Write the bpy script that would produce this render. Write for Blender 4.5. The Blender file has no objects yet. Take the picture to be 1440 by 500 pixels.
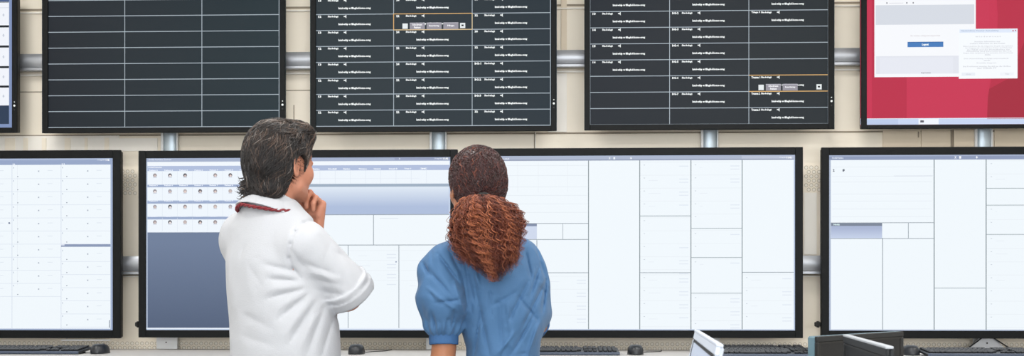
import bpy, math, random
import numpy as np
from mathutils import Vector, Matrix
random.seed(7); rng = np.random.default_rng(7)

# ------------------------------------------------------------------ camera, world, lights, exposure
F = 1520.0; HOR = 410.0; YAW = math.radians(1.9); CZ = 1.27
scene = bpy.context.scene
cam_d = bpy.data.cameras.new('camera'); cam = bpy.data.objects.new('camera', cam_d)
scene.collection.objects.link(cam); scene.camera = cam
cam.location = (0, 0, CZ); cam.rotation_euler = (math.pi/2, 0, YAW)
cam_d.sensor_width = 36; cam_d.lens = 36*F/1440; cam_d.shift_y = (HOR-250)/1440
cam_d.clip_start = 0.05; cam_d.clip_end = 60
cam_d.dof.use_dof = True; cam_d.dof.focus_distance = 3.7; cam_d.dof.aperture_fstop = 13
vs = scene.view_settings; vs.view_transform = 'Standard'; vs.look = 'None'; vs.gamma = 1; vs.use_curve_mapping = False
vs.exposure = 0.0
world = bpy.data.worlds.new('world'); scene.world = world; world.use_nodes = True
world.node_tree.nodes['Background'].inputs[0].default_value = (0.9, 0.95, 1, 1)
world.node_tree.nodes['Background'].inputs[1].default_value = 0.25
ROOM = dict(x0=-3.3, x1=3.3, y0=-1.6, y1=4.85, h=2.95)
LAMP_E = 13.0; FILL_E = 76.0                                   # watts per ceiling panel, and of the added frontal fill light
LAMPS = [(x, y) for y in (0.4, 2.0, 3.6) for x in (-2.3, -0.75, 0.8, 2.35)]

def P(px, py, Y):
    """point of the vertical plane y=Y that the pixel shows"""
    dx = (px-720)/F; dz = (HOR-py)/F
    ux = -math.sin(YAW)+dx*math.cos(YAW); uy = math.cos(YAW)+dx*math.sin(YAW)
    t = Y/uy
    return np.array([t*ux, Y, CZ+t*dz])

# ------------------------------------------------------------------ materials
def lin(c):
    c = [v/255.0 for v in c]
    return [v/12.92 if v <= .04045 else ((v+.055)/1.055)**2.4 for v in c]
MATS = {}
def mat(name, rgb, rough=.6, metal=0, spec=.5, noise=0.0, nscale=30, bump=0.0, bscale=200, emit=None, estr=1.0, sss=0, sheen=0, stretch=None, coat=0, crumple=0):
    if name in MATS: return MATS[name]
    m = bpy.data.materials.new(name); m.use_nodes = True
    nt = m.node_tree; b = nt.nodes['Principled BSDF']
    c = lin(rgb)
    b.inputs['Base Color'].default_value = (*c, 1)
    b.inputs['Roughness'].default_value = rough; b.inputs['Metallic'].default_value = metal
    b.inputs['Specular IOR Level'].default_value = spec
    if coat: b.inputs['Coat Weight'].default_value = coat
    if sss:
        b.inputs['Subsurface Weight'].default_value = sss
        b.inputs['Subsurface Radius'].default_value = (.012, .005, .003); b.inputs['Subsurface Scale'].default_value = 1.0
    if sheen: b.inputs['Sheen Weight'].default_value = sheen
    if emit is not None:
        b.inputs['Emission Color'].default_value = (*lin(emit), 1); b.inputs['Emission Strength'].default_value = estr
    if noise or bump or crumple:
        tc = nt.nodes.new('ShaderNodeTexCoord'); mp = nt.nodes.new('ShaderNodeMapping')
        nt.links.new(tc.outputs['Object'], mp.inputs['Vector'])
        if stretch: mp.inputs['Scale'].default_value = stretch
    if noise:
        n = nt.nodes.new('ShaderNodeTexNoise'); n.inputs['Scale'].default_value = nscale; n.inputs['Detail'].default_value = 4
        nt.links.new(mp.outputs['Vector'], n.inputs['Vector'])
        mx = nt.nodes.new('ShaderNodeMix'); mx.data_type = 'RGBA'
        mx.inputs[6].default_value = (*[v*(1-noise) for v in c], 1); mx.inputs[7].default_value = (*[min(1, v*(1+noise)) for v in c], 1)
        nt.links.new(n.outputs['Fac'], mx.inputs[0]); nt.links.new(mx.outputs[2], b.inputs['Base Color'])
    if bump:
        n = nt.nodes.new('ShaderNodeTexNoise'); n.inputs['Scale'].default_value = bscale; n.inputs['Detail'].default_value = 3
        nt.links.new(mp.outputs['Vector'], n.inputs['Vector'])
        bp = nt.nodes.new('ShaderNodeBump'); bp.inputs['Strength'].default_value = bump; bp.inputs['Distance'].default_value = .002
        nt.links.new(n.outputs['Fac'], bp.inputs['Height']); nt.links.new(bp.outputs['Normal'], b.inputs['Normal'])
    if crumple:                                      # larger soft creases of cloth
        n = nt.nodes.new('ShaderNodeTexNoise'); n.inputs['Scale'].default_value = 5; n.inputs['Detail'].default_value = 2
        nt.links.new(mp.outputs['Vector'], n.inputs['Vector'])
        ad = nt.nodes.new('ShaderNodeVectorMath'); ad.operation = 'MULTIPLY_ADD'; ad.inputs[1].default_value = (.22, .22, .22)
        nt.links.new(n.outputs['Color'], ad.inputs[0]); nt.links.new(mp.outputs['Vector'], ad.inputs[2])
        m2 = nt.nodes.new('ShaderNodeMapping'); m2.inputs['Scale'].default_value = (1.2, 1.2, .6); m2.inputs['Rotation'].default_value = (.2, .5, .3); nt.links.new(ad.outputs[0], m2.inputs['Vector'])
        mr = nt.nodes.new('ShaderNodeTexVoronoi'); mr.feature = 'SMOOTH_F1'; mr.inputs['Smoothness'].default_value = .25; mr.inputs['Scale'].default_value = 11
        nt.links.new(m2.outputs['Vector'], mr.inputs['Vector'])
        b2 = nt.nodes.new('ShaderNodeBump'); b2.inputs['Strength'].default_value = crumple; b2.inputs['Distance'].default_value = .05
        nt.links.new(mr.outputs[0], b2.inputs['Height'])
        if bump: nt.links.new(b2.outputs['Normal'], bp.inputs['Normal'])
        else: nt.links.new(b2.outputs['Normal'], b.inputs['Normal'])
    MATS[name] = m; return m
def lit(rgb, s=1.0):
    """a picture colour of a switched-on display"""
    return mat('display_%d_%d_%d' % tuple(rgb), (3, 3, 4), rough=.6, spec=.15, emit=rgb, estr=s)
def lit_grad(name, c0, c1, axis, v0, v1):
    """display colour that runs from c0 to c1 along an axis (a shown gradient; for the dark boards, reflections put into the colour)"""
    if name in MATS: return MATS[name]
    m = bpy.data.materials.new(name); m.use_nodes = True; nt = m.node_tree; b = nt.nodes['Principled BSDF']
    b.inputs['Base Color'].default_value = (.002, .002, .002, 1); b.inputs['Roughness'].default_value = .6; b.inputs['Specular IOR Level'].default_value = .15
    g = nt.nodes.new('ShaderNodeTexCoord'); s = nt.nodes.new('ShaderNodeSeparateXYZ'); nt.links.new(g.outputs['Object'], s.inputs[0])
    r = nt.nodes.new('ShaderNodeMapRange'); nt.links.new(s.outputs[axis], r.inputs[0])
    r.inputs[1].default_value = v0; r.inputs[2].default_value = v1
    mx = nt.nodes.new('ShaderNodeMix'); mx.data_type = 'RGBA'
    mx.inputs[6].default_value = (*lin(c0), 1); mx.inputs[7].default_value = (*lin(c1), 1)
    nt.links.new(r.outputs[0], mx.inputs[0]); nt.links.new(mx.outputs[2], b.inputs['Emission Color']); b.inputs['Emission Strength'].default_value = .97
    MATS[name] = m; return m

M = dict(
    wall=mat('warm_beige_painted_panel', (246, 236, 218), .45, noise=.02, nscale=3, bump=.15, bscale=350),
    wall_light=mat('pale_beige_panel', (246, 241, 232), .4, noise=.02, nscale=3),
    wall_tan=mat('tan_panel', (228, 212, 188), .45, noise=.04, nscale=4),
    wall_edge=mat('panel_seam', (150, 138, 120), .7),
    ring=mat('perforation_rim', (196, 184, 162), .7), hole=mat('perforation_backing', (244, 237, 224), .7),
    side=mat('side_wall_paint', (215, 211, 203), .8, noise=.02, nscale=5),
    floor=mat('grey_vinyl_floor', (150, 150, 150), .5, noise=.08, nscale=40),
    ceiling=mat('white_ceiling', (235, 235, 232), .9, noise=.02, nscale=20),
    alu=mat('brushed_aluminium', (172, 175, 181), .38, metal=.75, noise=.05, nscale=8, stretch=(40, 1, 1)),
    pole=mat('pale_blue_grey_steel', (190, 204, 214), .35, metal=.45),
    polew=mat('white_pole_edge', (235, 236, 236), .4),
    bezel=mat('matt_black_bezel', (9, 12, 14), .55, spec=.18, bump=.2, bscale=600),
    caseb=mat('black_casing', (14, 14, 15), .5), led=mat('white_print', (220, 225, 225), .5),
    desk=mat('pale_grey_laminate', (188, 186, 184), .5, noise=.015, nscale=60),
    legm=mat('grey_powder_coat', (120, 122, 126), .5, bump=.1),
    black=mat('satin_black_plastic', (26, 30, 36), .35, bump=.1, bscale=500),
    key=mat('black_key_plastic', (30, 33, 38), .4), keyb=mat('blue_grey_keyboard_edge', (66, 76, 94), .35),
    rubber=mat('black_rubber', (12, 12, 12), .6),
    mond=mat('charcoal_monitor_plastic', (28, 30, 32), .55, spec=.3, bump=.15, bscale=500), mondt=mat('teal_grey_monitor_side', (88, 116, 128), .4),
    monin=mat('dark_grey_monitor_panel', (22, 23, 25), .6, spec=.3, bump=.2, bscale=400), edge=mat('light_grey_monitor_edge', (168, 172, 178), .4),
    silver=mat('silver_white_plastic', (196, 203, 216), .35), silver2=mat('pale_blue_plastic', (190, 200, 220), .35),
    diff=mat('lamp_diffuser', (250, 250, 250), .6, emit=(255, 252, 246), estr=2.2),
    coat=mat('white_cotton', (184, 186, 191), .8, spec=.2, noise=.015, nscale=6, bump=.35, bscale=260, sheen=.1, crumple=.10),
    scrub=mat('blue_scrub_cotton', (68, 106, 146), .7, spec=.3, noise=.06, nscale=7, bump=.35, bscale=300, sheen=.1, crumple=.3),
    scrubd=mat('blue_ribbed_cuff', (62, 98, 142), .8, spec=.2, bump=.5, bscale=200, stretch=(6, 6, .5)),
    trouser=mat('navy_cotton', (44, 50, 66), .8, bump=.3), shoe=mat('dark_leather', (30, 27, 25), .4), shoew=mat('white_clog_plastic', (228, 228, 226), .4),
    skin_m=mat('weathered_light_skin', (188, 128, 103), .5, spec=.4, noise=.1, nscale=45, bump=.35, bscale=260, sss=.12),
    skin_w=mat('brown_skin', (162, 108, 78), .45, spec=.4, noise=.07, nscale=40, bump=.25, bscale=260, sss=.1),
    h1=mat('black_brown_hair', (27, 23, 23), .42, spec=.6), h2=mat('dark_brown_hair', (50, 41, 38), .42, spec=.6),
    h3=mat('grey_hair', (138, 130, 124), .45, spec=.6), h4=mat('brown_hair', (98, 78, 66), .45, spec=.6),
    w1=mat('dark_plum_hair', (56, 22, 24), .42, spec=.6), w2=mat('auburn_hair', (88, 40, 30), .45, spec=.5),
    w3=mat('copper_hair', (124, 66, 46), .5, spec=.5), w4=mat('copper_hair_highlight', (172, 102, 68), .5, spec=.5), w0=mat('deep_brown_hair', (40, 18, 16), .45, spec=.5),
    red=mat('dark_red_lanyard_cord', (120, 30, 38), .6, bump=.4, bscale=300), eye=mat('eye_white', (230, 226, 220), .2), iris=mat('dark_iris', (40, 28, 20), .2),
    lip=mat('lips', (168, 96, 84), .45), button=mat('pearl_button', (215, 215, 215), .3),
)

# ------------------------------------------------------------------ object helpers
COL = scene.collection
def link(name, me, parent=None):
    o = bpy.data.objects.new(name, me); COL.objects.link(o)
    if parent is not None:
        o.parent = parent
    return o
def tag(o, label=None, cat=None, group=None, kind=None):
    if label: o['label'] = label
    if cat: o['category'] = cat
    if group: o['group'] = group
    if kind: o['kind'] = kind
    return o
def empty(name, loc, label, cat, group=None):
    o = bpy.data.objects.new(name, None); COL.objects.link(o); o.location = loc; o.empty_display_size = .1
    return tag(o, label, cat, group)
class MB:
    """collects shapes (world coordinates), builds one mesh whose origin is the parent's base"""
    def __init__(s): s.v = []; s.f = []; s.m = []; s.mats = []
    def mi(s, m):
        if m not in s.mats: s.mats.append(m)
        return s.mats.index(m)
    def add(s, vs_, fs, m):
        o = len(s.v); s.v += [tuple(v) for v in vs_]; s.f += [tuple(i+o for i in f) for f in fs]; s.m += [s.mi(m)]*len(fs)
    def quad(s, a, b, c, d, m): s.add([a, b, c, d], [(0, 1, 2, 3)], m)
    def box(s, x0, x1, y0, y1, z0, z1, m, bev=0.0, X=None):
        c = bev
        if c <= 0:
            v = [(x, y, z) for z in (z0, z1) for y in (y0, y1) for x in (x0, x1)]
            f = [(0, 2, 3, 1), (4, 5, 7, 6), (0, 1, 5, 4), (2, 6, 7, 3), (0, 4, 6, 2), (1, 3, 7, 5)]
        else:
            # chamfered box: 24 vertices
            v = []; idx = {}
            for sx in (0, 1):
                for sy in (0, 1):
                    for sz in (0, 1):
                        X_ = (x0, x1)[sx]; Y_ = (y0, y1)[sy]; Z_ = (z0, z1)[sz]
                        dx = c if sx == 0 else -c; dy = c if sy == 0 else -c; dz = c if sz == 0 else -c
                        idx[(sx, sy, sz, 'x')] = len(v); v.append((X_, Y_+dy, Z_+dz))
                        idx[(sx, sy, sz, 'y')] = len(v); v.append((X_+dx, Y_, Z_+dz))
                        idx[(sx, sy, sz, 'z')] = len(v); v.append((X_+dx, Y_+dy, Z_))
            f = []
            for k, (a, bq) in (('x', (1, 2)), ('y', (0, 2)), ('z', (0, 1))):
                ax = 'xyz'.index(k)
                for s_ in (0, 1):
                    loop = []
                    for (p, q) in ((0, 0), (1, 0), (1, 1), (0, 1)):
                        t = [0, 0, 0]; t[ax] = s_; t[a] = p; t[bq] = q
                        loop.append(idx[(*t, k)])
                    f.append(tuple(loop))
            for ax, (k1, k2) in enumerate((('y', 'z'), ('x', 'z'), ('x', 'y'))):
                for p in (0, 1):
                    for q in (0, 1):
                        t0 = [0, 0, 0]; t1 = [0, 0, 0]; others = [i for i in range(3) if i != ax]
                        t0[others[0]] = t1[others[0]] = p; t0[others[1]] = t1[others[1]] = q; t1[ax] = 1
                        f.append((idx[(*t0, k1)], idx[(*t1, k1)], idx[(*t1, k2)], idx[(*t0, k2)]))
            for t in [(a, b, c_) for a in (0, 1) for b in (0, 1) for c_ in (0, 1)]:
                f.append((idx[(*t, 'x')], idx[(*t, 'y')], idx[(*t, 'z')]))
        if X is not None: v = [X(p) for p in v]
        s.add(v, f, m)
    def tube(s, pts, rad, m, n=8, cap=True):
        pts = [np.array(p, float) for p in pts]; k = len(pts)
        if np.isscalar(rad): rad = [rad]*k
        up = np.array([0, 0, 1.0]); rings = []
        for i in range(k):
            t = pts[min(i+1, k-1)]-pts[max(i-1, 0)]; t /= (np.linalg.norm(t)+1e-9)
            if i == 0:
                a = np.cross(t, up)
                if np.linalg.norm(a) < 1e-3: a = np.cross(t, [1, 0, 0])
            else: a = a-t*np.dot(a, t)
            a /= np.linalg.norm(a)+1e-9; b = np.cross(t, a)
            rings.append([pts[i]+rad[i]*(math.cos(q)*a+math.sin(q)*b) for q in np.linspace(0, 2*math.pi, n, endpoint=False)])
        v = [p for r in rings for p in r]; f = []
        for i in range(k-1):
            for j in range(n): f.append((i*n+j, i*n+(j+1) % n, (i+1)*n+(j+1) % n, (i+1)*n+j))
        if cap: f += [tuple(range(n-1, -1, -1)), tuple((k-1)*n+j for j in range(n))]
        s.add(v, f, m)
    def lathe(s, c, prof, m, n=24):
        v = []; f = []; k = len(prof)
        for (r, z) in prof:
            for j in range(n):
                q = 2*math.pi*j/n; v.append((c[0]+r*math.cos(q), c[1]+r*math.sin(q), c[2]+z))
        for i in range(k-1):
            for j in range(n): f.append((i*n+j, i*n+(j+1) % n, (i+1)*n+(j+1) % n, (i+1)*n+j))
        f += [tuple(range(n-1, -1, -1)), tuple((k-1)*n+j for j in range(n))]
        s.add(v, f, m)
    def build(s, name, parent=None, smooth=False, origin=None):
        me = bpy.data.meshes.new(name)
        o3 = np.array(parent.location if parent is not None else (origin if origin is not None else (0, 0, 0)), float)
        q = parent
        while q is not None and q.parent is not None:
            q = q.parent; o3 = o3+np.array(q.location, float)
        me.from_pydata((np.array(s.v)-o3).tolist(), [], s.f)
        for m in s.mats: me.materials.append(m)
        me.polygons.foreach_set('material_index', s.m)
        if smooth: me.polygons.foreach_set('use_smooth', [True]*len(s.f))
        me.update()
        ob = link(name, me, parent)
        if parent is None and origin is not None: ob.location = origin
        return ob
def struct(name, mb, **k): return tag(mb.build(name, **k), kind='structure')

# ------------------------------------------------------------------ room shell
R = ROOM
def slab(name, x0, x1, y0, y1, z0, z1, m):
    b = MB(); b.box(x0, x1, y0, y1, z0, z1, m); return struct(name, b)
slab('floor', R['x0']-.1, R['x1']+.1, R['y0']-.1, R['y1']+.1, -.1, 0, M['floor'])
slab('ceiling', R['x0']-.1, R['x1']+.1, R['y0']-.1, R['y1']+.1, R['h'], R['h']+.1, M['ceiling'])
slab('wall_left', R['x0']-.1, R['x0'], R['y0'], R['y1'], 0, R['h'], M['side'])
slab('wall_right', R['x1'], R['x1']+.1, R['y0'], R['y1'], 0, R['h'], M['side'])
slab('wall_front', R['x0']-.1, R['x1']+.1, R['y0']-.1, R['y0'], 0, R['h'], M['side'])
# added unseen frame, bright panes and area light behind the camera, soft frontal fill
wn = MB(); y_ = R['y0']
for (a, b_, c, d_) in ((-2.7, 2.7, .95, 1.01), (-2.7, 2.7, 2.49, 2.55), (-2.7, -2.64, 1.01, 2.49), (2.64, 2.7, 1.01, 2.49), (-.93, -.87, 1.01, 2.49), (.87, .93, 1.01, 2.49)):
    wn.box(a, b_, y_, y_+.05, c, d_, M['polew'], .004)
for a in (-2.64, -.87, .93): wn.quad((a, y_+.02, 1.01), (a+(1.71 if a != -.87 else 1.74), y_+.02, 1.01), (a+(1.71 if a != -.87 else 1.74), y_+.02, 2.49), (a, y_+.02, 2.49), mat('bright_fill_pane', (235, 242, 250), .1, emit=(235, 242, 250), estr=1.6))
struct('added_window_1', wn)
ld = bpy.data.lights.new('frontal_fill', 'AREA'); ld.shape = 'RECTANGLE'; ld.size = 5.2; ld.size_y = 1.45; ld.energy = FILL_E; ld.color = (.97, .985, 1)
lo = bpy.data.objects.new('frontal_fill', ld); COL.objects.link(lo); lo.location = (0, y_+.06, 1.75); lo.rotation_euler = (math.pi/2, 0, 0)
slab('wall_back', R['x0']-.1, R['x1']+.1, R['y1'], R['y1']+.1, 0, R['h'], M['wall'])
WY = R['y1']
def wz(py, px=720): return P(px, py, WY)[2]
def wx(px): return P(px, 300, WY)[0]
# cladding of the back wall: ledges, seams, panels of other tone and painted reflections
tn = [0]
def trim(x0, x1, zt, zb, m, t=.006):
    tn[0] += 1; b = MB(); b.box(x0, x1, WY-t, WY, min(zt, zb), max(zt, zb), m); return struct('trim_%d' % tn[0], b)
XL, XR = R['x0'], R['x1']
trim(XL, XR, wz(7), wz(9.5), M['wall_edge'], .004); trim(XL, XR, wz(12.5), wz(14), M['wall_light'], .012)
trim(XL, XR, wz(101), wz(103), M['wall_light'], .016)
trim(XL, wx(750), wz(124.5), wz(125.5), M['wall_edge'], .003)
trim(wx(789), wx(797), wz(0), wz(74), M['wall_tan'], .005)
trim(wx(770), wx(797), wz(104), wz(186), M['wall_light'], .008)
trim(wx(413), wx(414), wz(146), wz(186), M['wall_edge'], .004)
trim(XL, wx(168), wz(188), wz(216), M['wall_light'], .005)
for a, b_ in ((8, 22), (34, 40), (60, 66), (92, 100), (120, 124), (148, 154)): trim(wx(a), wx(b_), wz(191), wz(209), M['wall'], .009)  # upright stripes: reflections on the panel put into its tone
trim(wx(168), wx(222), wz(192), wz(210), M['wall_light'], .005)
trim(wx(752.5), wx(753.7), wz(186), wz(212), M['wall_light'], .010); trim(wx(751), wx(752.5), wz(186), wz(212), M['wall_edge'], .004)
trim(wx(1241), wx(1294), wz(186), wz(212), M['wall_tan'], .006); trim(wx(1295), wx(1338), wz(186), wz(212), M['wall_tan'], .006)
trim(wx(1340), wx(1370), wz(186), wz(212), M['wall_tan'], .012); trim(wx(1398), XR, wz(186), wz(212), M['wall_tan'], .006)
trim(wx(1290), wx(1291.5), wz(188), wz(196), M['wall_edge'], .009); trim(wx(1336), wx(1339), wz(186), wz(212), M['wall_edge'], .01)
trim(XL, XR, wz(186.5), wz(188.5), M['wall_edge'], .003)
trim(wx(1130), wx(1148), wz(272), wz(358), M['wall_light'], .006)
trim(XL, XR, wz(385.5), wz(387), M['wall_edge'], .012); trim(XL, XR, wz(387.5), wz(389), M['wall_light'], .016)
# perforated strips
def perforated(x0, x1, ztop, rows, name_n):
    pit = .0226; rh = .0196; r = .0088; b = MB()
    tn[0] += 1
    zb = ztop-rows*rh-.004
    b.box(x0, x1, WY-.004, WY, zb, ztop+.004, M['wall'])
    for k in range(rows):
        z = ztop-rh*(k+.5); x = x0+pit*(.6+.5*(k % 2))
        while x < x1-r:
            n = 14; o = []; i_ = []
            for j in range(n):
                q = 2*math.pi*j/n
                o.append((x+r*math.cos(q), WY-.0055, z+r*math.sin(q))); i_.append((x+.72*r*math.cos(q), WY-.0048, z+.72*r*math.sin(q)))
            b.add(o+i_, [(j, n+j, n+(j+1) % n, (j+1) % n) for j in range(n)], M['ring'])
            b.add(i_, [tuple(range(n-1, -1, -1))], M['hole'])
            x += pit
    struct('trim_%d' % tn[0], b)
perforated(XL, XR, wz(480), 2, 0)
perforated(wx(169), wx(195), wz(236), 6, 0)
perforated(wx(1129), wx(1156), wz(234), 6, 0)

# ------------------------------------------------------------------ rails and poles that carry the displays
def rail(yt, yb, label):
    b = MB(); z1, z0 = wz(yt), wz(yb); ya = WY-.060; n = 10
    prof = []
    for j in range(n+1):                      # softly rounded front face
        q = j/n; prof.append((ya-.010*math.sin(math.pi*q), z0+(z1-z0)*q))
    prof += [(WY-.037, z1), (WY-.037, z0)]
    v = [(XL, y, z) for (y, z) in prof]+[(XR, y, z) for (y, z) in prof]; k = len(prof)
    f = [(j, (j+1) % k, k+(j+1) % k, k+j) for j in range(k)]+[tuple(range(k)), tuple(range(2*k-1, k-1, -1))]
    root = empty('mounting_rail', (0, WY, z0), label, 'rail')
    b.add(v, f, M['alu']); b.build('rail_profile', root)
    x = XL+.3
    while x < XR:
        h = MB(); h.box(x-.03, x+.03, WY-.037, WY-.001, z0+.01, z1-.01, M['legm'], .002); h.build('wall_bracket', root); x += .9
    e = MB(); e.box(XL, XR, ya-.004, WY-.037, z0-.014, z0-.002, M['alu'], .001); e.build('lower_lip', root)
rail(75, 94, 'long aluminium rail behind the upper row of dark displays')
rail(360, 381, 'long aluminium rail behind the lower row of bright displays')
PZ = CZ-(491-HOR)/F*4.83+.001
for (px, lab) in ((238, 'vertical blue-grey steel pole below the leftmost full dark display'), (616.5, 'vertical steel pole between the heads of the two people'),
                  (999, 'vertical steel pole behind the middle of the wide bright display right of the woman'), (1385, 'vertical steel pole under the red display')):
    x = P(px, 198, WY-.03)[0]; hw = .0405
    root = empty('support_pole', (x, WY-.03, PZ), lab, 'pole')
    b = MB(); n = 20; yb = WY-.013; pts = []
    for j in range(n+1):
        q = math.pi*j/n; pts.append((x-.029*math.cos(q), yb-.006-.016*math.sin(q)))
    pts += [(x+.029, yb), (x-.029, yb)]; k = len(pts)
    b.add([(a, c, PZ) for a, c in pts]+[(a, c, R['h']-.001) for a, c in pts], [(j, (j+1) % k, k+(j+1) % k, k+j) for j in range(k)], M['pole'])
    b.build('pole_profile', root, smooth=False)
    w = MB(); w.box(x-hw, x-.0295, yb-.012, yb, PZ, R['h']-.001, M['polew'], .001); w.build('edge_strip', root); w = MB(); w.box(x+.0295, x+.0365, yb-.012, yb, PZ, R['h']-.001, M['polew'], .001); w.build('edge_strip', root)
    pl = MB(); pl.box(x-.055, x+.040, WY-.040, WY-.036, PZ, wz(472), M['polew'], .001)
    pl.build('foot_plate', root)
    sc = MB(); c_ = P(px, 481, WY-.03)
    sc.tube([(x-.01, WY-.040, wz(481)), (x-.01, WY-.0425, wz(481))], .003, M['rubber'], 8); sc.build('screw', root)

# ------------------------------------------------------------------ displays
fc = bpy.data.curves.new('txt', 'FONT')
TXT = {}
def text_geo(s):
    if s in TXT: return TXT[s]
    c = bpy.data.curves.new('txt', 'FONT'); c.body = s; c.resolution_u = 1; c.offset = .06
    o = bpy.data.objects.new('txt', c); COL.objects.link(o)
    me = o.to_mesh(); v = np.array([p.co[:] for p in me.vertices]); f = [tuple(p.vertices) for p in me.polygons]
    o.to_mesh_clear(); bpy.data.objects.remove(o); bpy.data.curves.remove(c)
    v[:, 0] -= v[:, 0].min(); v[:, 1] -= v[:, 1].min(); w, h = v[:, 0].max(), v[:, 1].max()
    v[:, 0] /= w; v[:, 1] /= h
    TXT[s] = (v, f); return TXT[s]
class Face:
    """picture of one display, given in the photograph's pixels at the display's own plane"""
    def __init__(s, x0, y0, x1, y1, Y):
        s.cx = (x0+x1)/2; s.cy = (y0+y1)/2; s.Y = Y; s.mb = MB()
    def X(s, px): return P(px, s.cy, s.Y)[0]
    def Z(s, py): return P(s.cx, py, s.Y)[2]
    def y(s, l): return s.Y-.00035*l
    def rect(s, x0, y0, x1, y1, c, l=1):
        m = c if not isinstance(c, tuple) else lit(c)
        y = s.y(l); a, b, t, d = s.X(x0), s.X(x1), s.Z(y0), s.Z(y1)
        s.mb.quad((a, y, d), (b, y, d), (b, y, t), (a, y, t), m)
    def h(s, y, x0, x1, c, w=.9, l=3): s.rect(x0, y-w/2, x1, y+w/2, c, l)
    def v(s, x, y0, y1, c, w=.9, l=3): s.rect(x-w/2, y0, x+w/2, y1, c, l)
    def disc(s, x, y, r, c, l=4, n=10):
        X, Z = s.X(x), s.Z(y); k = abs(s.X(x+r)-X)
        s.mb.add([(X+k*math.cos(2*math.pi*j/n), s.y(l), Z+k*math.sin(2*math.pi*j/n)) for j in range(n)], [tuple(range(n))], lit(c))
    def text(s, t, x0, y0, x1, y1, c, l=4):
        v, f = text_geo(t); a, b, t_, d = s.X(x0), s.X(x1), s.Z(y0), s.Z(y1)
        s.mb.add([(a+(b-a)*p[0], s.y(l), d+(t_-d)*p[1]) for p in v], f, lit(c))
def display(name, x0, y0, x1, y1, bez, label, cat, group, paint, Yf=4.715, depth=.062, knob=None, marks=True, bb=None):
    """wall display: casing, bezel frame, screen, controls"""
    cx, cy = (x0+x1)/2, (y0+y1)/2; Y = Yf
    X = lambda p: P(p, cy, Y)[0]
    Z = lambda p: P(cx, p, Y)[2]
    a, b, t, d = X(x0), X(x1), Z(y0), Z(y1); k = (b-a)/(x1-x0); w = bez*k
    root = empty(name, ((a+b)/2, Y+depth, d), label, cat, group)
    c = MB(); c.box(a+.004, b-.004, Y+.012, Y+depth-.02, d+.004, t-.004, M['caseb'], .003)
    c.box(a+.12, b-.12, Y+depth-.02, Y+depth-.002, d+.08, t-.08, M['caseb'], .004); c.build('casing', root)
    fr = MB(); wb = (bb or bez)*k
    fr.box(a, a+w, Y, Y+.014, d, t, M['bezel'], .0015); fr.box(b-w, b, Y, Y+.014, d, t, M['bezel'], .0015)
    fr.box(a+w, b-w, Y, Y+.014, t-w, t, M['bezel'], .0015); fr.box(a+w, b-w, Y, Y+.014, d, d+wb, M['bezel'], .0015)
    fr.build('bezel', root)
    fc_ = Face(x0, y0, x1, y1, Y+.009)
    paint(fc_)
    fc_.mb.build('screen', root)
    if marks:
        kb = MB(); xk = b-w*.45
        for dz_, r_ in ((0, .0022), (.016, .0045), (.034, .003)):
            zc_ = d+.135-dz_; kb.tube([(xk, Y+.001, zc_), (xk, Y-.002, zc_)], r_, M['led'] if r_ != .003 else M['caseb'], 10)
        kb.build('control_button', root)
    if knob:
        kb = MB(); zc_ = Z(knob); kb.box(a-.022, a+.002, Y+.015, Y+.04, zc_-.010, zc_+.010, M['rubber'], .003); kb.box(a-.012, a-.006, Y+.008, Y+.046, zc_-.014, zc_+.014, M['rubber'], .002)
        tag(kb.build('cable_clip', root), 'black clip on the side of the casing')
    mt = MB()
    zr = wz(85) if y0 < 100 else wz(371); mt.box((a+b)/2-.11, (a+b)/2+.11, Y+depth-.002, WY-.0710, zr-.05, zr+.05, M['legm'], .002); mt.build('mount_plate', root)
    return root

DK = (43, 51, 57); LINE = (178, 190, 200); TXTC = (244, 248, 248); ORA = (222, 178, 118)
GREYB = (152, 150, 160)
SENT = 'Intel-whip w fillegfed-home-cong'
def board(F_, xs, ys, filled, ids, dark, special=None):
    F_.rect(xs[0]-8, ys[0]-30, xs[-1]+9, ys[-1]+8, lit(dark) if isinstance(dark, tuple) else dark, 0)
    for y in ys: F_.h(y, xs[0], xs[-1], LINE, .95, 3)
    for i, x in enumerate(xs): F_.v(x, ys[0], ys[-1], LINE, .85, 3)
    for c in range(3):
        for r in range(len(ys)-1):
            if not filled(c, r): continue
            x, y = xs[c], ys[r]; i = ids(c, r); L = min(12.4, 1.9*len(i)) if len(i) > 5 else 2.3*len(i)
            F_.text(i, x+3.5, y+1.4, x+3.5+L, y+4.6, TXTC)
            F_.text('Ste-belegt', x+17, y+1.4, x+32, y+5.0, TXTC)
            X0, Z0 = x+41, y+2.9                      # small loudspeaker icon
            F_.rect(X0-1.6, Z0-.8, X0, Z0+.8, TXTC, 4)
            a = [(F_.X(X0-.6), F_.y(4), F_.Z(Z0)), (F_.X(X0+2.1), F_.y(4), F_.Z(Z0+2.6)), (F_.X(X0+2.1), F_.y(4), F_.Z(Z0-2.3))]
            F_.mb.add(a, [(0, 1, 2)], lit(TXTC))
            F_.text(SENT, x+32, y+12.3, x+77.5, y+16.1, TXTC)
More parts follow.
